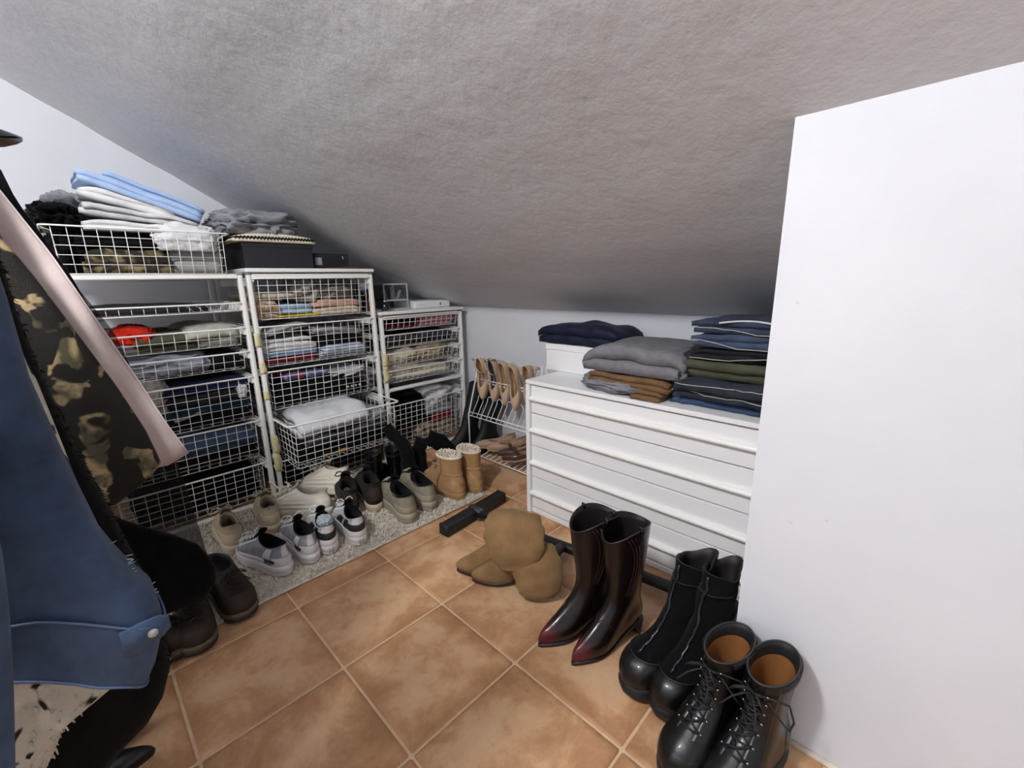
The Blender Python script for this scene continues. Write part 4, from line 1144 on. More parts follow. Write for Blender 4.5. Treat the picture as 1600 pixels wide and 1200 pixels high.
add_patch(L, t1, 'tongue', M_LAC, -.42, .42, 3.2, 8.0, off=.001, nt=8)
add_patch(L, t1, 'padded_collar', plain('#111214', .6), PI - 2.3, PI + 2.3, 7.3, 7.98, off=.005, na=24)
m = MB(); m.tube([L.S(2 * PI * k / 40, L.n, -.001) for k in range(40)], .0022, 5, True); m.build('top_edge', plain('#2a2a2b', .5), t1)
laces(L, (3.6, 4.2, 4.8, 5.4, 6.0, 6.6, 7.2), da=.42, r=.0021, off=.0055, mat=plain('#131418', .7), parent=t1, seed=4, tail=.07)
m = MB()
for k in range(7):
    for s in (-1, 1):
        c = L.S(s * .46, 3.6 + .6 * k, .0052); m.tube([c, c + (L.S(s * .46, 3.6 + .6 * k, .0085) - c)], .0028, 8)
tag(m.build('eyelets', plain('#8f9094', .25, 1), t1), kind='stuff')
m = MB(); c = L.S(1.0, 7.2, .006); m.tube([L.S(.42, 7.2, .006), c + Vector((.0, .012, -.01)), c + Vector((-.01, .02, -.05)), c + Vector((-.004, .016, -.07)), c + Vector((.01, .01, -.05)), L.S(.5, 6.9, .007)], .002, 5); m.build('loose_lace', plain('#131418', .7), t1)
place(t1, (-.228, .812), ang(-.22, -.975), 0); t1.scale = (.97,) * 3
t2 = copy_tree(t1, (-.146, .818, 0), ang(-.20, -.98), 'black lace-up boot with tan lining, right one against the wall')

# glossy black ankle boots beside the low frame
GK = [(-.112, .130, .040, .022, .016), (-.118, .136, .044, .038, .034), (-.116, .126, .043, .060, .058), (-.110, .095, .040, .080, .082, 0, .3), (-.104, .050, .037, .105, .108, 0, .7), (-.102, .022, .037, .140, .142, 0, 1), (-.106, .022, .042, .185, .178, .006, 1)]
GLK = [(-.102, .018, .039, .184, .177, .006, 1), (-.1, .016, .036, .14, .14, 0, 1), (-.04, -.03, .003, .1, .1, 0, 1)]
M_GLO = plain('#08090b', .14, spec=.6, coat=.8)
t1, L = boot('glossy black ankle boot on the rug, left of its pair', GK, GLK, OUT_R, M_GLO, plain('#0a0a0b', .5), BI, [(0, -.115, .132, .042), (.018, -.119, .137, .045), (.022, -.117, .135, .043)], .006)
both(L, t1, 'elastic_gusset', fabric('#131315'), 1.35, 2.0, 3.2, 5.7, off=.001); m = MB(); m.tube([(-.104, 0, .165), (-.118, 0, .19), (-.112, 0, .215), (-.098, 0, .2), (-.1, 0, .17)], .004, 5); m.build('pull_tab', BLK, t1)
place(t1, (-1.915, .965), ang(-.6, .5), .014)
t2 = copy_tree(t1, (-1.905, 1.065, .014), ang(-.75, .5), 'glossy black ankle boot on the rug, right of its pair')


def spine_boot(label, foot_keys, spine, radii, mat, msole, outl, xy, a, z=0.0, heel=None, rot=None, side=(0, 1, 0), name='boot'):
    """boot whose soft shaft follows a bent spine (local coordinates)"""
    t_ = thing(name, label, 'boot'); L = Last(foot_keys, outl)
    up = upper_mesh(L)
    P = [Vector(p) for p in spine]; ks = len(P); R = []
    side = Vector(side)
    for i in range(ks):
        d = (P[min(i + 1, ks - 1)] - P[max(i - 1, 0)]).normalized(); b_ = side - d * side.dot(d); b_.normalize(); n_ = d.cross(b_)
        rw, rt = radii[i]
        R.append([P[i] + n_ * (-rt * math.cos(2 * PI * j / NA)) + b_ * (rw * math.sin(2 * PI * j / NA)) for j in range(NA)])
    m = MB(); m.rings(L.R, 0, True, True); m.build('foot_upper', mat, t_)
    m = MB(); Ri = [[p * .94 + P[-1] * .06 for p in R[-1]], [p.lerp(P[-1], .12) + (P[-2] - P[-1]) * .5 for p in R[-1]], [p.lerp(P[-1], .9) + (P[-2] - P[-1]) * .8 for p in R[-1]]]
    R2 = []
    for i in range(ks - 1):
        for q in range(3):
            u = q / 3; R2.append([a_.lerp(c_, u) for a_, c_ in zip(R[i], R[i + 1])])
    R2.append(R[-1])
    for i, rr in enumerate(R2[:-1]):
        for j, p in enumerate(rr):
            n1 = nz(p.x * 22, p.y * 22, p.z * 22 + len(label)); rr[j] = p + (p - sum(rr, Vector()) / NA).normalized() * (.004 * n1 + .003 * math.sin(i * 1.7 + 2 * n1))
    m.rings(R2, 0, True, False); m.build('shaft', mat, t_)
    m = MB(); m.rings([R[-1]] + Ri, 0, False, True); m.build('lining', BI, t_)
    k0 = list(foot_keys[0]) + [0] * (8 - len(foot_keys[0])); R = []
    for zo in (-.010, -.001):
        k = list(k0); k[0] -= .002; k[1] += .003; k[2] += .002; k[3] += zo; k[4] += zo; R.append(ring(k, outl))
    m = MB(); m.rings(R); m.build('sole', msole, t_)
    if heel: heel.build('heel', msole, t_)
    t_.location = (xy[0], xy[1], z); t_.rotation_euler = rot if rot else (0, 0, a)
    return t_, L


# tan suede slouch boots, shafts flopped over
t = NT('suede'); n1 = t.noise(14, 5, .62); n2 = t.noise(900, 2)
t.set(Base_Color=t.ramp(n1, [(.3, '#6b5230'), (.7, '#846643')]), Roughness=.95, Normal=t.bump(n2, .3, .0015, t.bump(n1, .35, .008))); t.b.inputs['Sheen Weight'].default_value = .04; M_SUE = t.m
FK = [(-.10, .150, .034, .040, .012, 0, 0, 1), (-.106, .155, .039, .054, .026, 0, 0, 1), (-.104, .142, .040, .076, .044, 0, .1, .8), (-.098, .105, .037, .094, .066, 0, .3, .5), (-.092, .060, .035, .112, .096, 0, .6, .2), (-.086, .022, .034, .135, .130, 0, 1)]
hs = block_heel(-.102, .03, .045, 0, .040, OUT_P, tap=.9); dk = plain('#2a1c10', .6)
a_ = ang(-.75, -.66)
spine_boot('tan suede boot with folded-over shaft, upper flap of the pair', FK, [(-.035, 0, .09), (-.037, 0, .13), (-.040, .004, .18), (-.045, .020, .222), (-.052, .052, .232), (-.058, .085, .208), (-.064, .108, .168), (-.068, .120, .13), (-.070, .124, .105)],
           [(.050, .034), (.052, .035), (.064, .035), (.080, .030), (.092, .026), (.096, .024), (.092, .022), (.078, .021), (.050, .016)], M_SUE, dk, OUT_P, (-.978, .915), a_, .006, hs, side=(1, 0, 0))
spine_boot('tan suede boot with folded-over shaft, lower flap touching the tiles', FK, [(-.035, 0, .09), (-.038, .004, .115), (-.046, .022, .14), (-.056, .052, .138), (-.064, .078, .108), (-.070, .094, .068), (-.073, .102, .035), (-.074, .104, .014)],
           [(.050, .034), (.052, .034), (.062, .032), (.074, .028), (.080, .025), (.080, .023), (.066, .020), (.045, .015)], M_SUE, dk, OUT_P, (-.905, .925), a_ + .06, .006, hs, side=(1, 0, 0))

# black suede high boots, shafts flopped in different directions
SB = fabric('#0b0b0d', var=.25)
HK = [(-.10, .130, .037, .030, .012, 0, 0, 1), (-.106, .136, .041, .046, .028, 0, 0, 1), (-.104, .125, .041, .068, .050, 0, .1, .8), (-.098, .09, .038, .088, .076, 0, .3, .5), (-.092, .05, .036, .108, .100, 0, .6, .2), (-.086, .022, .035, .13, .128, 0, 1)]
hh_ = block_heel(-.102, .03, .045, 0, .03, OUT_R)
spine_boot('black suede high boot, narrow shaft leaning up to the baskets', HK, [(-.032, 0, .10), (-.03, 0, .15), (-.02, .01, .19), (-.0, .03, .225), (.02, .06, .26), (.035, .085, .30)], [(.034, .05), (.034, .046), (.032, .038), (.030, .03), (.028, .024), (.027, .02)],
           SB, plain('#0d0d0e', .5), OUT_R, (-1.815, 1.085), ang(-.8, .35), .014, hh_)
spine_boot('black suede high boot, shaft flopped down to the right', HK, [(-.032, 0, .10), (-.032, 0, .15), (-.035, -.02, .19), (-.04, -.06, .20), (-.04, -.11, .17), (-.04, -.16, .11), (-.04, -.19, .06)], [(.034, .05), (.034, .046), (.038, .04), (.044, .03), (.044, .022), (.042, .02), (.04, .02)],
           SB, plain('#0d0d0e', .5), OUT_R, (-1.86, 1.175), ang(-.9, .3), .014, hh_)

# tall black boots standing behind the white shoe rack
TK = [(-.11, .135, .036, .05, .010, 0, 0, 1), (-.116, .14, .040, .066, .026, 0, 0, 1), (-.113, .128, .040, .09, .046, 0, .05, .8), (-.106, .095, .037, .106, .07, 0, .25, .5), (-.1, .055, .035, .125, .1, 0, .6, .2), (-.098, .02, .034, .16, .15, 0, 1), (-.105, .02, .04, .24, .24, 0, 1), (-.11, .03, .047, .33, .33, 0, 1), (-.112, .03, .05, .40, .40, 0, 1)]
TLK = [(-.108, .026, .047, .398, .398, 0, 1), (-.1, .02, .04, .3, .3, 0, 1), (-.04, -.03, .004, .2, .2, 0, 1)]
th_ = block_heel(-.11, .03, .044, 0, .05, OUT_R)
def twarp(p):
    k = smooth(.12, .42, p[2]); return (p[0] - .10 * k, p[1] - .02 * k, p[2])
t1, L = boot('tall black leather boot by the corner frame, toe to the rug', TK, TLK, OUT_P, leather('#0d0d0f', .6, 0), plain('#0b0b0c', .5), BI, None, heel=th_, warp=twarp)
R = []
for zo in (-.008, 0):
    k = list(TK[0]); k[2] += .003; k[3] += zo; k[4] += zo; R.append(ring(k, OUT_P))
m = MB(); m.rings(R); m.build('sole', plain('#0b0b0c', .5), t1)
m = MB(); m.box((-.085, -.052, .23), (-.06, -.046, .25), bev=.003); m.build('silver_buckle', plain('#c9c9cb', .2, 1), t1)
place(t1, (-1.975, 1.585), ang(-.15, -.98), 0)
t2 = copy_tree(t1, (-1.845, 1.625, 0), ang(-.05, -1), 'tall black leather boot behind the rack, nearer the white wall')

# ------------------------------------------------------------------ white wire shoe rack and the shoes on it
sr = thing('shoe_rack', 'white wire shoe rack between corner frame and white chest', 'shoe rack', (-1.63, 1.54, 0))
RW = .24
for s in (-1, 1):
    m = MB(); m.tube([(s * RW, 0, 0), (s * RW, .0, .25), (s * RW, .06, .44), (s * RW, .10, .58)], .0042, 6); m.build('front_leg', M_WIRE, sr)
    m = MB(); m.tube([(s * RW, .20, 0), (s * RW, .17, .3), (s * RW, .12, .575)], .0042, 6); m.build('back_leg', M_WIRE, sr)
for y_, z_ in ((0, .02), (.19, .05), (.0, .25), (.008, .268), (.062, .44), (.056, .458)):
    m = MB(); m.tube([(-RW, y_, z_), (RW, y_, z_)], .0032, 6); m.build('rail', M_WIRE, sr)
for k in range(13):
    x = -RW + 2 * RW * (k + .5) / 13
    m = MB(); m.tube([(x, 0, .021), (x, .19, .051)], .002, 5); m.build('shelf_wire', M_WIRE, sr)
for (y0_, z0_, hh__) in ((.004, .25, .12), (.06, .44, .14)):
    for k in range(6):
        x = -RW + .045 + k * .078; q = [(x - .022, y0_ + .0, z0_)]
        for j in range(9):
            a = PI - PI * j / 8; q.append((x + .022 * math.cos(a), y0_ + hh__ * .45, z0_ + hh__ * .72 + .03 * math.sin(a)))
        q.append((x + .022, y0_, z0_)); m = MB(); m.tube(q, .0022, 5); m.build('shoe_loop', M_WIRE, sr)

PK = [(-.102, .128, .028, .030, .006, 0, 0, 1), (-.107, .132, .033, .042, .018, 0, 0, 1), (-.106, .122, .034, .060, .032, 0, .05, .9), (-.104, .088, .031, .074, .043, -.008, .25, .7), (-.102, .062, .029, .080, .046, -.018, .6, .5)]
PLK = [(-.099, .058, .026, .079, .045, -.018, .6, .5), (-.096, .07, .024, .058, .026, -.004, .4, .8), (-.09, .075, .022, .040, .014, 0, .3, 1), (-.02, .0, .002, .03, .03, 0, 0, 0)]


def pump(label, mu, mi_, hh=.03, thin=True, strap=False, name='pump', rows=None):
    t_ = thing(name, label, 'shoe'); L = Last(PK, OUT_P); upper_mesh(L).build('upper', mu, t_); lining_mesh(L, PLK, OUT_P).build('lining', mi_, t_)
    R = []
    for zo in (-.006, 0):
        k = list(PK[0]); k[2] += .002; k[3] += zo; k[4] += zo; R.append(ring(k, OUT_P))
    m = MB(); m.rings(R); m.build('sole', plain('#b08f6c', .6), t_)
    block_heel(-.104, .022 if thin else .03, .032, -.03 if thin else 0, .028, OUT_P, tap=.6).build('heel', mu, t_)
    m = MB(); m.tube([L.S(2 * PI * k / 40, L.n, .0003) for k in range(40)], .001, 4, True); m.build('topline', mu, t_)
    if strap:
        m = MB(); m.tube([(-.09, -.028, .075), (-.10, -.02, .10), (-.09, 0, .112), (-.06, .018, .11), (-.03, .03, .085), (-.02, .032, .05)], .004, 5); m.build('ankle_strap', mu, t_)
        m = MB(); L.patch(m, -1.2, 1.2, 1.2, 3.2, off=.004, na=14); m.build('vamp_strap', mu, t_)
    return t_


BEI = leather('#c2aa92', .4, 0, .08); BEI2 = leather('#b9a08a', .45, 0, .08); BIN = plain('#8f6d50', .6)
HANG = lambda lean, tw=0: (Matrix.Rotation(tw, 3, 'Z') @ Matrix.Rotation(PI / 2 - lean, 3, 'Y')).to_euler()


def hang(root, x, y, ztop, lean=.25, tw=PI / 2):
    """toe down, opening towards the room"""
    Rm = Matrix(((0, -1, 0), (0, 0, -1), (1, 0, 0)))   # placeholder axes, replaced below
    ex = Vector((0, -math.sin(lean), -math.cos(lean)))      # heel to toe: down and slightly forward
    ez = Vector((0, -math.cos(lean), math.sin(lean)))       # sole to opening: to the room
    ey = ez.cross(ex)
    M3 = Matrix((ex, ey, ez)).transposed()
    M3 = Matrix.Rotation(tw, 3, 'Z') @ M3
    root.rotation_euler = M3.to_euler(); root.location = (x, y, ztop)


s1 = pump('strappy beige sandal hanging leftmost on rack', BEI, BIN, strap=True, name='sandal'); hang(s1, -1.80, 1.625, .475, .12, .05)
s2 = pump('pale beige open shoe with silver heel cup, second on rack', BEI2, plain('#33343a', .3, 0), strap=True, name='sandal'); hang(s2, -1.705, 1.63, .475, .12, -.05)
m = MB(); m.tube([(-.105, .02 * math.cos(a), .05 + .03 * math.sin(a)) for a in np.linspace(0, PI, 8)], .006, 6); m.build('silver_heel_band', plain('#9ea3a8', .25, .8), s2)
s3 = pump('pointed beige pump hanging toe-down in middle of rack', BEI, BIN); hang(s3, -1.62, 1.625, .47, .12, 0)
s4 = copy_tree(s3, (-1.53, 1.61, .462), label='pointed beige pump hanging toe-down, nearest the chest'); 
s5 = copy_tree(s3, (-1.445, 1.625, .475), label='beige pump mostly hidden behind the chest edge')
NUD = leather('#a98d78', .5, 0, .1)
s6 = pump('nude pointed pump on bottom wires of rack, left one', NUD, BIN); s6.location = (-1.72, 1.625, .070); s6.rotation_euler = (0, .05, ang(-.75, -.66))
s7 = copy_tree(s6, (-1.635, 1.635, .070), label='nude pointed pump on bottom wires, second from left', rot=(0, .05, ang(-.75, -.66)))
s8 = pump('brown patent shoe on bottom wires beside the chest', leather('#4a352e', .2, .5, .1), BIN); s8.location = (-1.535, 1.62, .070); s8.rotation_euler = (0, .05, ang(-.7, -.7))
m = MB(); m.tube([(.05, -.02, .05), (.06, -.01, .066), (.055, .0, .058), (.06, .012, .066), (.05, .02, .05)], .006, 6); m.build('bow', leather('#4a352e', .2, .5, .1), s8)
s9 = copy_tree(s8, (-1.475, 1.60, .070), label='second brown patent shoe, half hidden by chest side', rot=(0, .05, ang(-.65, -.75)))

# ------------------------------------------------------------------ black metal base of a clothes rail lying on the floor
M_BMT = plain('#15171b', .45, bump=.1)
rb = thing('rail_base', 'black metal clothes rail base on the tiles in front of white chest', 'clothes rail', (-1.325, 1.10, 0))
m = MB(); m.box((-.026, -.175, .004), (.026, .175, .050), bev=.006); o = m.build('foot_bar', M_BMT, rb, sharp=.8); o.rotation_euler = (0, 0, .09)
for s in (-1, 1):
    m = MB(); m.box((-.027, s * .176 - .008, .002), (.027, s * .176 + .008, .052), bev=.006); o = m.build('end_cap', plain('#0e0f11', .6), rb, sharp=.8); o.rotation_euler = (0, 0, .09)
m = MB(); m.tube([(.026, .0, .03), (.25, .020, .034), (.70, .09, .034), (1.02, .13, .034)], .019, 12); m.build('cross_tube', M_BMT, rb)
m = MB(); m.box((-.028, -.014, .003), (.045, .014, .053), bev=.003); m.build('steel_clamp', plain('#6f7a86', .25, .9), rb, sharp=.8)
m = MB(); m.tube([(.455, .03, .05), (.452, -.015, .04), (.45, -.05, .03)], [.016, .022, .024], 10); m.tube([(.45, -.045, .03), (.45, -.062, .028)], .027, 12); m.build('clamp_knob', M_BMT, rb)
m = MB(); m.tube([(1.0, .09, .03), (1.0, .17, .03)], .022, 10); m.build('end_joint', M_BMT, rb)

# ------------------------------------------------------------------ clothes rail on the left with hanging garments
RY, RZT = -.30, 1.36
cr = thing('clothes_rail', 'dark metal rail the garments at the left hang from', 'clothes rail', (-1.25, RY, 0))
m = MB(); m.tube([(-.80, 0, RZT), (.85, 0, RZT)], .012, 10); m.build('hanging_bar', M_BMT, cr)
for x in (-.78, .83):
    m = MB(); m.tube([(x, 0, .03), (x, 0, RZT + .012)], .012, 10); m.build('upright', M_BMT, cr)
    m = MB(); m.tube([(x, -.2, .02), (x, .12, .02)], .014, 8); m.build('foot', M_BMT, cr)


def hanging(name, label, cat, x, edge, zb, th, mat, seed, back=.36, fa=.016, ff=34, n=44, zmin=None, flare=1.0, parent=None, hem_drop=0.0, bedge=None, tilt=0.0):
    """cloth hung edge-on from the rail: edge = pixels along its front edge, read on the plane x"""
    E_ = [at(px_, py_, x=x) for px_, py_ in edge]
    zs = [p[2] for p in E_][::-1]; yf = [p[1] for p in E_][::-1]
    z_hi = max(zs)
    if bedge:
        B_ = [at(px_, py_, x=x) for px_, py_ in bedge]; bz = [p[2] for p in B_][::-1]; by = [p[1] for p in B_][::-1]
    top = RZT - .03
    if top > z_hi + .03: zs = zs + [top]; yf = yf + [min(yf[-1] - .05, -.1)]
    z0 = zb if zb is not None else min(zs)
    N = 30; R = []; r_ = random.Random(seed); ph = r_.uniform(0, 6); so = seed * 2.7
    for i in range(N + 1):
        z = z0 + (top - z0) * i / N
        y1 = float(np.interp(z, zs, yf)); y0 = min(RY - .12, y1 - back) if bedge is None else float(np.interp(z, bz, by)); mid = (y0 + y1) / 2; hw_ = (y1 - y0) / 2
        f = 1 - i / N; ring_ = []
        amp = fa * (.25 + .75 * f)
        for j in range(n):
            a = 2 * PI * j / n
            c_ = math.copysign(abs(math.cos(a)) ** .7, math.cos(a)); s_ = math.sin(a)
            y = mid + hw_ * c_
            tt = th * (.55 + .45 * f * flare) * (abs(s_) ** .6) * (1 if s_ > 0 else -1)
            fx = amp * (math.sin(ff * y + ph + 1.5 * nz(y * 4, z * 2, so)) + .8 * nz(y * 14, z * 3, so)) + .004 * nz(y * 40, z * 30, so)
            zz_ = z + (hem_drop * (1 - (c_ + 1) / 2) if i == 0 else 0) + (.006 * nz(y * 30, 0, so) if i == 0 else 0)
            zz_ += tilt * (1 - (c_ + 1) / 2) * f ** 3
            ring_.append((tt + fx, y - RY, zz_))
        R.append(ring_)
    if parent is None:
        t_ = thing(name, label, cat, (x, RY, 0), group=None)
    else: t_ = parent
    m = MB(); m.rings(R, 0, True, True)
    return t_, m, R


def hook(t_, zt=RZT):
    m = MB(); m.tube([(0, -.005, zt - .04), (0, 0, zt - .015), (0, .014, zt + .002), (0, .012, zt + .016), (0, 0, zt + .019), (0, -.014, zt + .010)], .002, 6); m.build('hanger_hook', plain('#8d9196', .3, 1), t_)


# denim jacket: nearest garment, deep turned hem with a button
DJ = NT('faded_denim'); n1 = DJ.noise(9, 5, .65); n2 = DJ.noise(1500, 2)
DJ.set(Base_Color=DJ.ramp(n1, [(.32, '#24334a'), (.62, '#3f5370')]), Roughness=.95, Normal=DJ.bump(n2, .3, .0012, DJ.bump(n1, .2, .006))); DJ.b.inputs['Sheen Weight'].default_value = .04; DJ = DJ.m
t_, m, R = hanging('denim_jacket', 'blue denim jacket sleeve hanging nearest, turned cuff with pale button', 'jacket', -.65,
                   [(0, 430), (45, 590), (100, 715), (160, 835), (205, 878), (240, 905), (246, 935), (240, 965), (232, 1000), (222, 1030)], None, .062, DJ, 201, fa=.020, ff=27, bedge=[(-420, 500), (-260, 700), (-90, 900), (-20, 1000), (0, 1090)], tilt=.085)
m.build('sleeve', DJ, t_); hook(t_)
ks = [i for i, r_ in enumerate(R) if r_[0][2] < .64][-1]
m = MB(); RR = []
for i in range(0, 4):
    b_ = R[min(i, len(R) - 1)]; c = sum((Vector(p) for p in b_), Vector()) / len(b_)
    RR.append([Vector(p) + (Vector(p) - c) * .015 + Vector(((.004 if p[0] > c.x else -.004), 0, 0)) for p in b_])
zc0 = RR[0][0].z
m.rings(RR, 0, False, False); m.build('cuff', DJ, t_)
for q in (0, 3):
    m = MB(); m.tube([p + (Vector((.001, .001, 0))) for p in RR[q]], .0014, 5, True); m.build('cuff_seam', plain('#4a5c7a', .9), t_)
jf = max(range(len(RR[2])), key=lambda j: RR[2][j].y); pb = RR[3][jf]; jb = max((j for j in range(len(RR[2])) if RR[2][j].y > pb.y - .03), key=lambda j: RR[2][j].x); bb = RR[2][jb]
m = MB(); m.tube([bb + Vector((-.004, .016, .014)), bb + Vector((.003, .016, .014))], .0048, 12); m.build('button', plain('#b9bdc0', .3, .6), t_)
m = MB(); q0 = bb + Vector((-.004, -.01, 0))
m.rings([[q0 + Vector((0, y, z)), q0 + Vector((.006, y, z)), q0 + Vector((.006, y, z + hh_c)), q0 + Vector((0, y, z + hh_c))] for y, z, hh_c in ((.0, -.002, .030), (.02, .0, .030), (.034, .005, .024), (.042, .012, .012))])
m.build('cuff_tab', DJ, t_)
m = MB(); r_ = random.Random(2)
for k in range(16):
    i = r_.randrange(4, 7); p = Vector(R[i][jf]) + Vector((r_.uniform(-.012, .012), -.004, r_.uniform(-.02, .02)))
    m.tube([p, p + Vector((r_.uniform(-.003, .003), r_.uniform(.004, .008), r_.uniform(-.004, .003)))], [.0008, .0004], 4)
tag(m.build('frayed_threads', plain('#9fb3cd', .9), t_), kind='stuff')

t_, m, R = hanging('denim_garment', 'second blue denim garment at the very left edge, lower down', 'clothes', -.50, [(0, 830), (14, 930), (22, 1040), (26, 1200)], None, .03, DJ, 202, fa=.008)
m.build('cloth', DJ, t_); hook(t_)
FUR = spots('#c9c6ba', '#141414', '#b4b2a6', 26, .40, .05)
t_, m, R = hanging('fur_garment', 'white furry garment with black flecks below denim cuff', 'clothes', -.74, [(60, 600), (140, 800), (205, 960), (214, 1035), (185, 1062), (110, 1105), (90, 1150), (60, 1205)], None, .055, FUR, 203, fa=.01)
m.build('fur_cloth', FUR, t_); hook(t_)
m = MB(); r_ = random.Random(6)
for k in range(1500):
    i = r_.randrange(0, 9); j = r_.randrange(len(R[0])); p = Vector(R[i][j]).lerp(Vector(R[i + 1][(j + 1) % len(R[0])]), r_.random())
    m.tube([p, p + Vector((r_.uniform(-.003, .005), r_.uniform(-.001, .003), r_.uniform(-.008, -.002)))], [.0016, .0007], 3, caps=False)
tag(m.build('fur_tufts', FUR, t_), kind='stuff')
t_, m, R = hanging('black_coat', 'long fluffy black coat hanging behind the denim jacket', 'coat', -.92, [(0, 395), (20, 470), (66, 585), (120, 700), (170, 790), (228, 900), (258, 985), (262, 1020), (246, 1075), (205, 1130), (170, 1190)], None, .09, BLK2, 204, fa=.02)
m.build('cloth', BLK2, t_); hook(t_)
m = MB(); r_ = random.Random(8)
for k in range(2200):
    i = r_.randrange(4, 28); j = r_.choice(list(range(0, 12)) + list(range(36, 44))); p = Vector(R[i][j]).lerp(Vector(R[i + 1][(j + 1) % len(R[0])]), r_.random())
    m.tube([p, p + Vector((r_.uniform(-.004, .006), r_.uniform(0, .006), r_.uniform(-.007, .003)))], [.0010, .0004], 3, caps=False)
tag(m.build('fluff', BLK2, t_), kind='stuff')
LEO = spots('#a8946f', '#17130e', '#4d4a36', 19, .53, .05)
t_, m, R = hanging('leopard_coat', 'leopard print coat with pale pink lining, hanging behind the black one', 'coat', -1.25, [(0, 366), (60, 440), (120, 520), (180, 600), (228, 672), (252, 722), (235, 745), (190, 772)], None, .055, LEO, 205, fa=.018)
m.build('cloth', LEO, t_); hook(t_)
LIN = fabric('#c4b5b2', '#b3a3a0', weave=300, soft=14)
_, m, R = hanging('x', '', '', -1.29, [(0, 298), (80, 398), (150, 500), (212, 588), (262, 665), (297, 711), (292, 718), (262, 728)], None, .020, LIN, 206, fa=.016, ff=46, parent=t_)
o = m.build('lining', LIN, t_); o.location = (-.04, 0, 0)
m = MB(); rr_ = [r for r in R]; m.tube([Vector(r[0]) + Vector((0, -.001, 0)) for r in rr_], .003, 5); o = m.build('lining_edge', plain('#d6c9c6', .9), t_); o.location = (-.04, 0, 0)
t_, m, R = hanging('black_dress', 'black garment whose edge shows behind the pink lining', 'dress', -1.42, [(0, 262), (25, 312), (55, 352), (112, 432), (140, 480), (200, 580), (250, 660)], None, .03, BLK, 207, fa=.010)
m.build('cloth', BLK, t_); hook(t_)
sh = NT('sheer_cloth'); tr = sh.add('ShaderNodeBsdfTransparent'); mxs = sh.add('ShaderNodeMixShader'); sh.set(Base_Color=(.008, .008, .009), Roughness=.9)
sh.l.new(sh.b.outputs[0], mxs.inputs[2]); sh.l.new(tr.outputs[0], mxs.inputs[1]); mxs.inputs[0].default_value = .52
sh.l.new(mxs.outputs[0], sh.n['Material Output'].inputs[0]); sh = sh.m
t_, m, R = hanging('sheer_dress', 'sheer black dress through which the lowest wire baskets show', 'dress', -1.52, [(180, 520), (230, 630), (268, 700), (290, 760), (312, 830), (322, 862)], None, .02, sh, 208, fa=.012)
m.build('sheer_cloth', sh, t_); hook(t_)
t_, m, R = hanging('black_trousers', 'long black trousers hanging down over the brown shoes', 'trousers', -1.36, [(60, 640), (110, 740), (170, 805), (240, 832), (305, 845), (332, 872), (338, 905), (322, 925)], None, .045, BLK2, 209, fa=.014)
m.build('cloth', BLK2, t_); hook(t_)
# black glossy cap on the end of the rail, only its peak in view
cp = thing('peaked_cap', 'glossy black rounded tip of a cap at the upper left edge', 'cap', (-1.98, -.16, RZT + .055))
m = MB(); R = []
for i in range(8):
    a = PI / 2 * i / 7
    R.append([(.085 * math.cos(a) * math.cos(2 * PI * j / 20), .085 * math.cos(a) * math.sin(2 * PI * j / 20) - .04, .10 * math.sin(a)) for j in range(20)])
M_CAP = plain('#0d1116', .25, coat=.4)
m.rings(R); m.build('crown', M_CAP, cp)
m = MB(); top_ = []; bot_ = []
G = []
for i in range(9):
    v = -1 + 2 * i / 8; row = []
    for k in range(7):
        u = k / 6; L_ = .155 * math.sqrt(max(0, 1 - (abs(v) * .98) ** 2.4))
        row.append((.075 * v, .02 + L_ * u, .045 - .030 * u * u - .028 * v * v))
    G.append(row)
for zo, fl_ in ((0, False), (-.005, True)):
    o = len(m.v)
    for row in G: m.v.extend([(x, y, z + zo) for x, y, z in row])
    for i in range(8):
        for k in range(6):
            q = (o + i * 7 + k, o + (i + 1) * 7 + k, o + (i + 1) * 7 + k + 1, o + i * 7 + k + 1); m.face(q[::-1] if fl_ else q)
o = m.build('peak', M_CAP, cp)

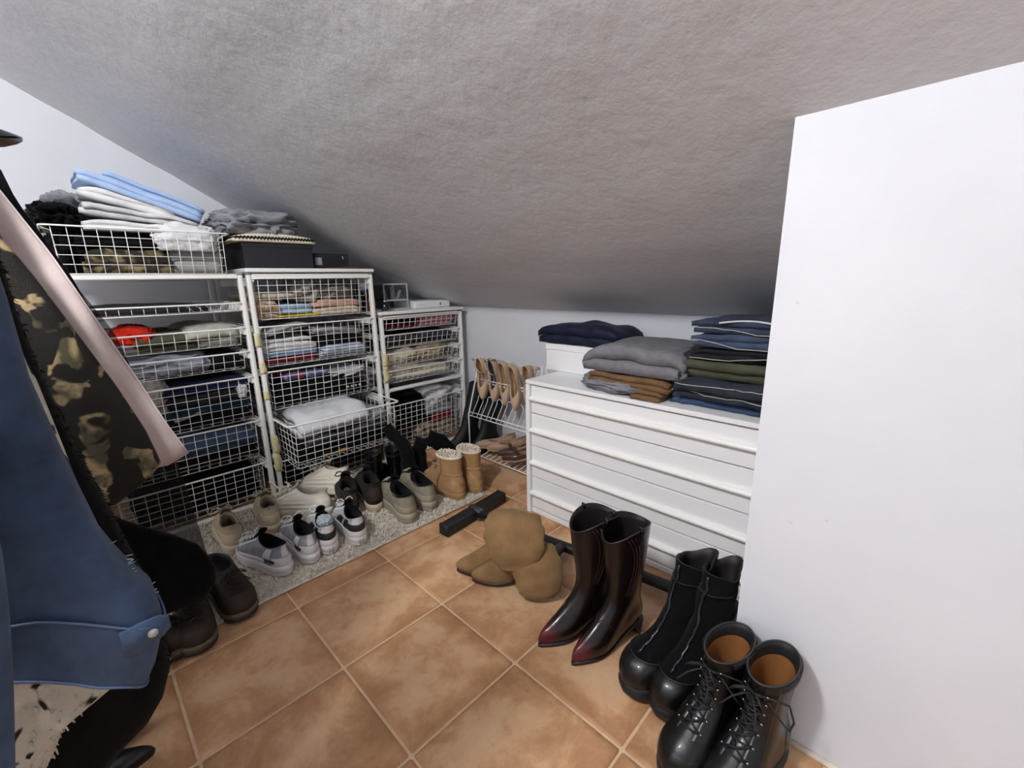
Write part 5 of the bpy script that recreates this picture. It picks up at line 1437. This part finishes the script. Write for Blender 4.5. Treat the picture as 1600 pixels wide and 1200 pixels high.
# ------------------------------------------------------------------ shoes under the hanging clothes
BRK = [(-.122, .140, .044, .030, .030), (-.128, .144, .049, .046, .046), (-.126, .134, .048, .070, .072), (-.122, .106, .045, .088, .092, 0, .2), (-.116, .060, .041, .108, .112, 0, .6), (-.112, .030, .039, .130, .132, -.004, 1)]
BRL = [(-.108, .026, .035, .128, .130, -.004, 1), (-.1, .02, .032, .09, .09, 0, 1), (-.04, -.03, .003, .06, .06, 0, 1)]
M_BRN = leather('#2d1f18', .55, 0, .2)
t1, L = boot('brown leather shoe with tan rand below black trousers, nearer one', BRK, BRL, OUT_R, M_BRN, plain('#241a14', .6), BI, [(0, -.124, .140, .045), (.004, -.129, .146, .050), (.016, -.129, .146, .050)], .008)
for q in t1.children: pass
m = sole_mesh([(.016, -.128, .146, .050), (.022, -.131, .149, .052), (.031, -.130, .147, .0505)], OUT_R, .008); m.build('tan_rand', plain('#5f5040', .7), t1)
add_patch(L, t1, 'toe_cap', M_BRN, -1.0, 1.0, .5, 2.4, off=.0025, na=14); add_patch(L, t1, 'heel_counter', M_BRN, PI - .9, PI + .9, .5, 3.6, off=.0025)
laces(L, (2.8, 3.3, 3.8, 4.3), mat=plain('#2a1e17', .9), parent=t1, seed=3)
place(t1, (-1.475, .115), ang(.55, -.05), .0)
t2 = copy_tree(t1, (-1.525, .215, .0), ang(.6, .08), 'brown leather shoe with tan rand on the rug end, farther one')
BKP = leather('#0f0e0f', .35, .2, .1)
s1 = pump('black pointed shoe under the clothes, toe out by the bare tiles', BKP, BI); s1.location = (-1.36, -.085, .030); s1.rotation_euler = (0, 0, ang(.12, 1))
s2 = copy_tree(s1, (-1.19, -.15, .030), ang(.12, 1), 'black pointed shoe with gold-edged neighbour, second from the brown pair')
s3 = copy_tree(s1, (-1.08, -.155, .030), ang(.15, 1), 'black pointed shoe lowest at the bottom edge of the view')
s4 = pump('black shoe with gold topline, below furry hem', BKP, plain('#8a6a35', .4)); s4.location = (-1.275, -.16, .030); s4.rotation_euler = (0, 0, ang(.08, 1))
s5 = copy_tree(t1, (-1.44, -.02, 0), ang(.35, .9), 'dark brown shoe hidden deepest behind the black coat')

# ------------------------------------------------------------------ repeats share a group
GROUPS = {'wire_basket': 'wire baskets in the storage frames', 'wire_storage_unit': 'white wire storage frames', 'shoe': 'shoes under the hanging clothes', 'sneaker': 'sneakers on the rug',
          'boot': 'boots on the floor', 'pump': 'pumps on the shoe rack', 'jeans': 'jeans piled on the chest', 'perfume_bottle': 'bottles beside the organizer', 'makeup_tube': 'tubes in the clear organizer',
          'white_shirt': 'white folded tops', 'light_blue_trousers': 'light blue trousers on the white stack', 'black_sweater': 'black sweaters in the baskets', 'storage_box': 'black boxes on the middle frame'}
for o in list(C.objects):
    if o.parent is None and o.get('label'):
        g = GROUPS.get(o.name.split('.')[0])
        if g: o['group'] = g
